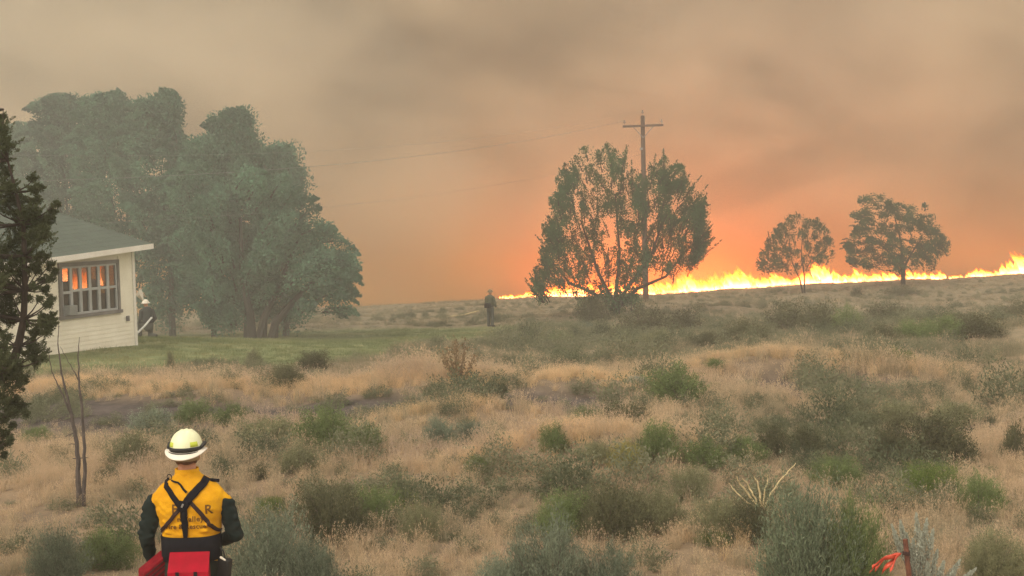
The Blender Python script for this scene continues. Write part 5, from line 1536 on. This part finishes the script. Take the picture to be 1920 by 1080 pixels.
def in_house(X, Y):
    dx, dy = X - HC.x, Y - HC.y
    u = dx * math.cos(hrot) + dy * math.sin(hrot); v = (-dx * math.sin(hrot) + dy * math.cos(hrot)) * OUT
    return (u > -.25) & (u < WL + .2) & (v < .2) & (v > -WD - .3)
rng = np.random.default_rng(21)
XY = sample_field([(6, 12, 14), (12, 20, 46), (20, 30, 30), (30, 42, 17), (42, 62, 9), (62, 101, 6)], rng)
X, Y = XY.T
# patchy cover: thin on bare soil, none on the lawn
pn = np.array([noise.noise(Vector((x * .33, y * .33, 2.0))) for x, y in XY])
pf = np.array([noise.noise(Vector((x * 1.3, y * 1.3, 7.0))) for x, y in XY])
keep = (rng.random(len(X)) < np.clip(.80 + pn * .8 + pf * .5, .12, 1)) & (rng.random(len(X)) > soil_mask(X, Y) ** 2) & (rng.random(len(X)) > lawn_mask(X, Y) * 1.1) & ~in_house(X, Y)
for fx0, fy0, fr in FOOT:
    keep &= ((X - fx0) / fr) ** 2 + ((Y - fy0 + fr * .3) / (fr * 1.25)) ** 2 > rng.uniform(.45, 1.0, len(X))
X, Y, pn = X[keep], Y[keep], pn[keep]
hs = .66 * np.clip(.80 + pn * .7 + rng.normal(0, .18, len(X)), .35, 1.7) * np.interp(Y, [6, 12, 25, 45, 70, 100], [.7, .85, 1.0, .9, .75, .6])
for mx, my, h, rx, ry in MOUNDS: hs = hs * (1 + .35 * np.exp(-((X - mx) / rx) ** 2 - ((Y - my) / ry) ** 2))
wd = hs * np.interp(Y, [12, 30, 60, 100], [1.0, 1.15, 1.7, 2.3])
XYm = []
for mx, my, h, rx, ry in MOUNDS:
    if my > 30: continue
    n = int(rx * ry * 3.2 * 26 * (1 if my > 20 else .8)); XYm.append(np.stack([mx + rng.normal(0, .55, n) * rx, my + rng.normal(.15, .38, n) * ry], 1))
XYm = np.concatenate(XYm); kk = rng.random(len(XYm)) > soil_mask(XYm[:, 0], XYm[:, 1]) * 1.2; XYm = XYm[kk]; q = .50 * rng.uniform(.7, 1.3, len(XYm))
BR = (np.stack([XYm[:, 0], XYm[:, 1], ground(XYm[:, 0], XYm[:, 1])], 1), np.stack([q * 1.2, q * 1.2, q], 1), rng.uniform(0, 6.28, len(XYm)))
scatter('bright_dry_grass', *BR, variants('bright_dry_grass', [tuft_mesh(80 + i, 70, .36, .13, .0035, lean=.5, seeds=.6) for i in range(4)], BRIGHT))
col = variants('dry_grass', [tuft_mesh(i, 64, .34, .13, .0032, lean=.6, seeds=.5) for i in range(5)] + [tuft_mesh(30 + i, 40, .46, .10, .003, lean=.35, seeds=.9) for i in range(2)], STRAW)
ol = rng.random(len(X)) < .92 * sstep(28, 34, Y + 3 * pn + 4 * sstep(3, 9, X))
for nm_, k_, c_ in (('dry_grass', ~ol, col), ('olive_range_grass', ol, variants('olive_range_grass', [tuft_mesh(130 + i, 60, .32, .15, .0036, lean=.6, seeds=.3) for i in range(4)], OLIVEG))):
    scatter(nm_, np.stack([X[k_], Y[k_], ground(X[k_], Y[k_])], 1), np.stack([wd[k_], wd[k_], hs[k_]], 1), rng.uniform(0, 6.28, int(k_.sum())), c_)
print('dry tufts', len(X))
# low grey-green scrub, too thick on the ground to count
XY = sample_field([(12, 20, 5.5), (20, 32, 5.0), (32, 60, 4.6), (60, 92, 1.7)], rng); X, Y = XY.T
pn = np.array([noise.noise(Vector((x * .28 + 9, y * .28, 4.0))) for x, y in XY])
thick = np.exp(-((X - 3.8) / 2.6) ** 2 - ((Y - 19) / 3.6) ** 2) + .6 * np.exp(-((X - 8.0) / 3) ** 2 - ((Y - 23) / 4) ** 2)
keep = (rng.random(len(X)) < np.clip(.32 + pn * 1.7 + .75 * thick, .05, 1)) & ((np.abs(X - fx_) > 1.3) | (Y > fy_ + .5) | (Y < fy_ - 9)) & (rng.random(len(X)) > lawn_mask(X, Y) * 1.1) & ~in_house(X, Y)
X, Y = X[keep], Y[keep]
def scrub_mesh(i):
    f, s_ = shrub_mesh(700 + i, 70, 20, .075, .022, jit=.05)
    return f
bigger = (rng.random(len(X)) < .14) & (Y < 52) & (Y > 15) & ~((X < 0) & (Y > 25) & (Y < 42))
col = variants('low_scrub', [scrub_mesh(i) for i in range(5)], GREYG)
w_ = rng.uniform(.22, .6, len(X)) * np.interp(Y, [12, 40, 60, 80, 96], [.8, 1.1, 1.3, 1.0, .6]) * np.where(bigger, rng.uniform(1.5, 2.3, len(X)), 1); h_ = w_ * rng.uniform(.35, .75, len(X))
scatter('low_scrub', np.stack([X, Y, ground(X, Y) - .02], 1), np.stack([w_, w_, h_], 1), rng.uniform(0, 6.28, len(X)), col, tilt=0)
print('scrub', len(X))
# short lawn blades
XY = sample_field([(32, 68, 13)], rng); X, Y = XY.T
keep = (rng.random(len(X)) < lawn_mask(X, Y) * .95) & ~in_house(X, Y)
X, Y = X[keep], Y[keep]
col = variants('lawn_grass', [tuft_mesh(60 + i, 50, .09, .26, .006, lean=.7) for i in range(3)], LAWNG)
q = rng.uniform(.7, 1.3, len(X))
scatter('lawn_grass', np.stack([X, Y, ground(X, Y)], 1), np.stack([q, q, q], 1), rng.uniform(0, 6.28, len(X)), col)
print('lawn', len(X))
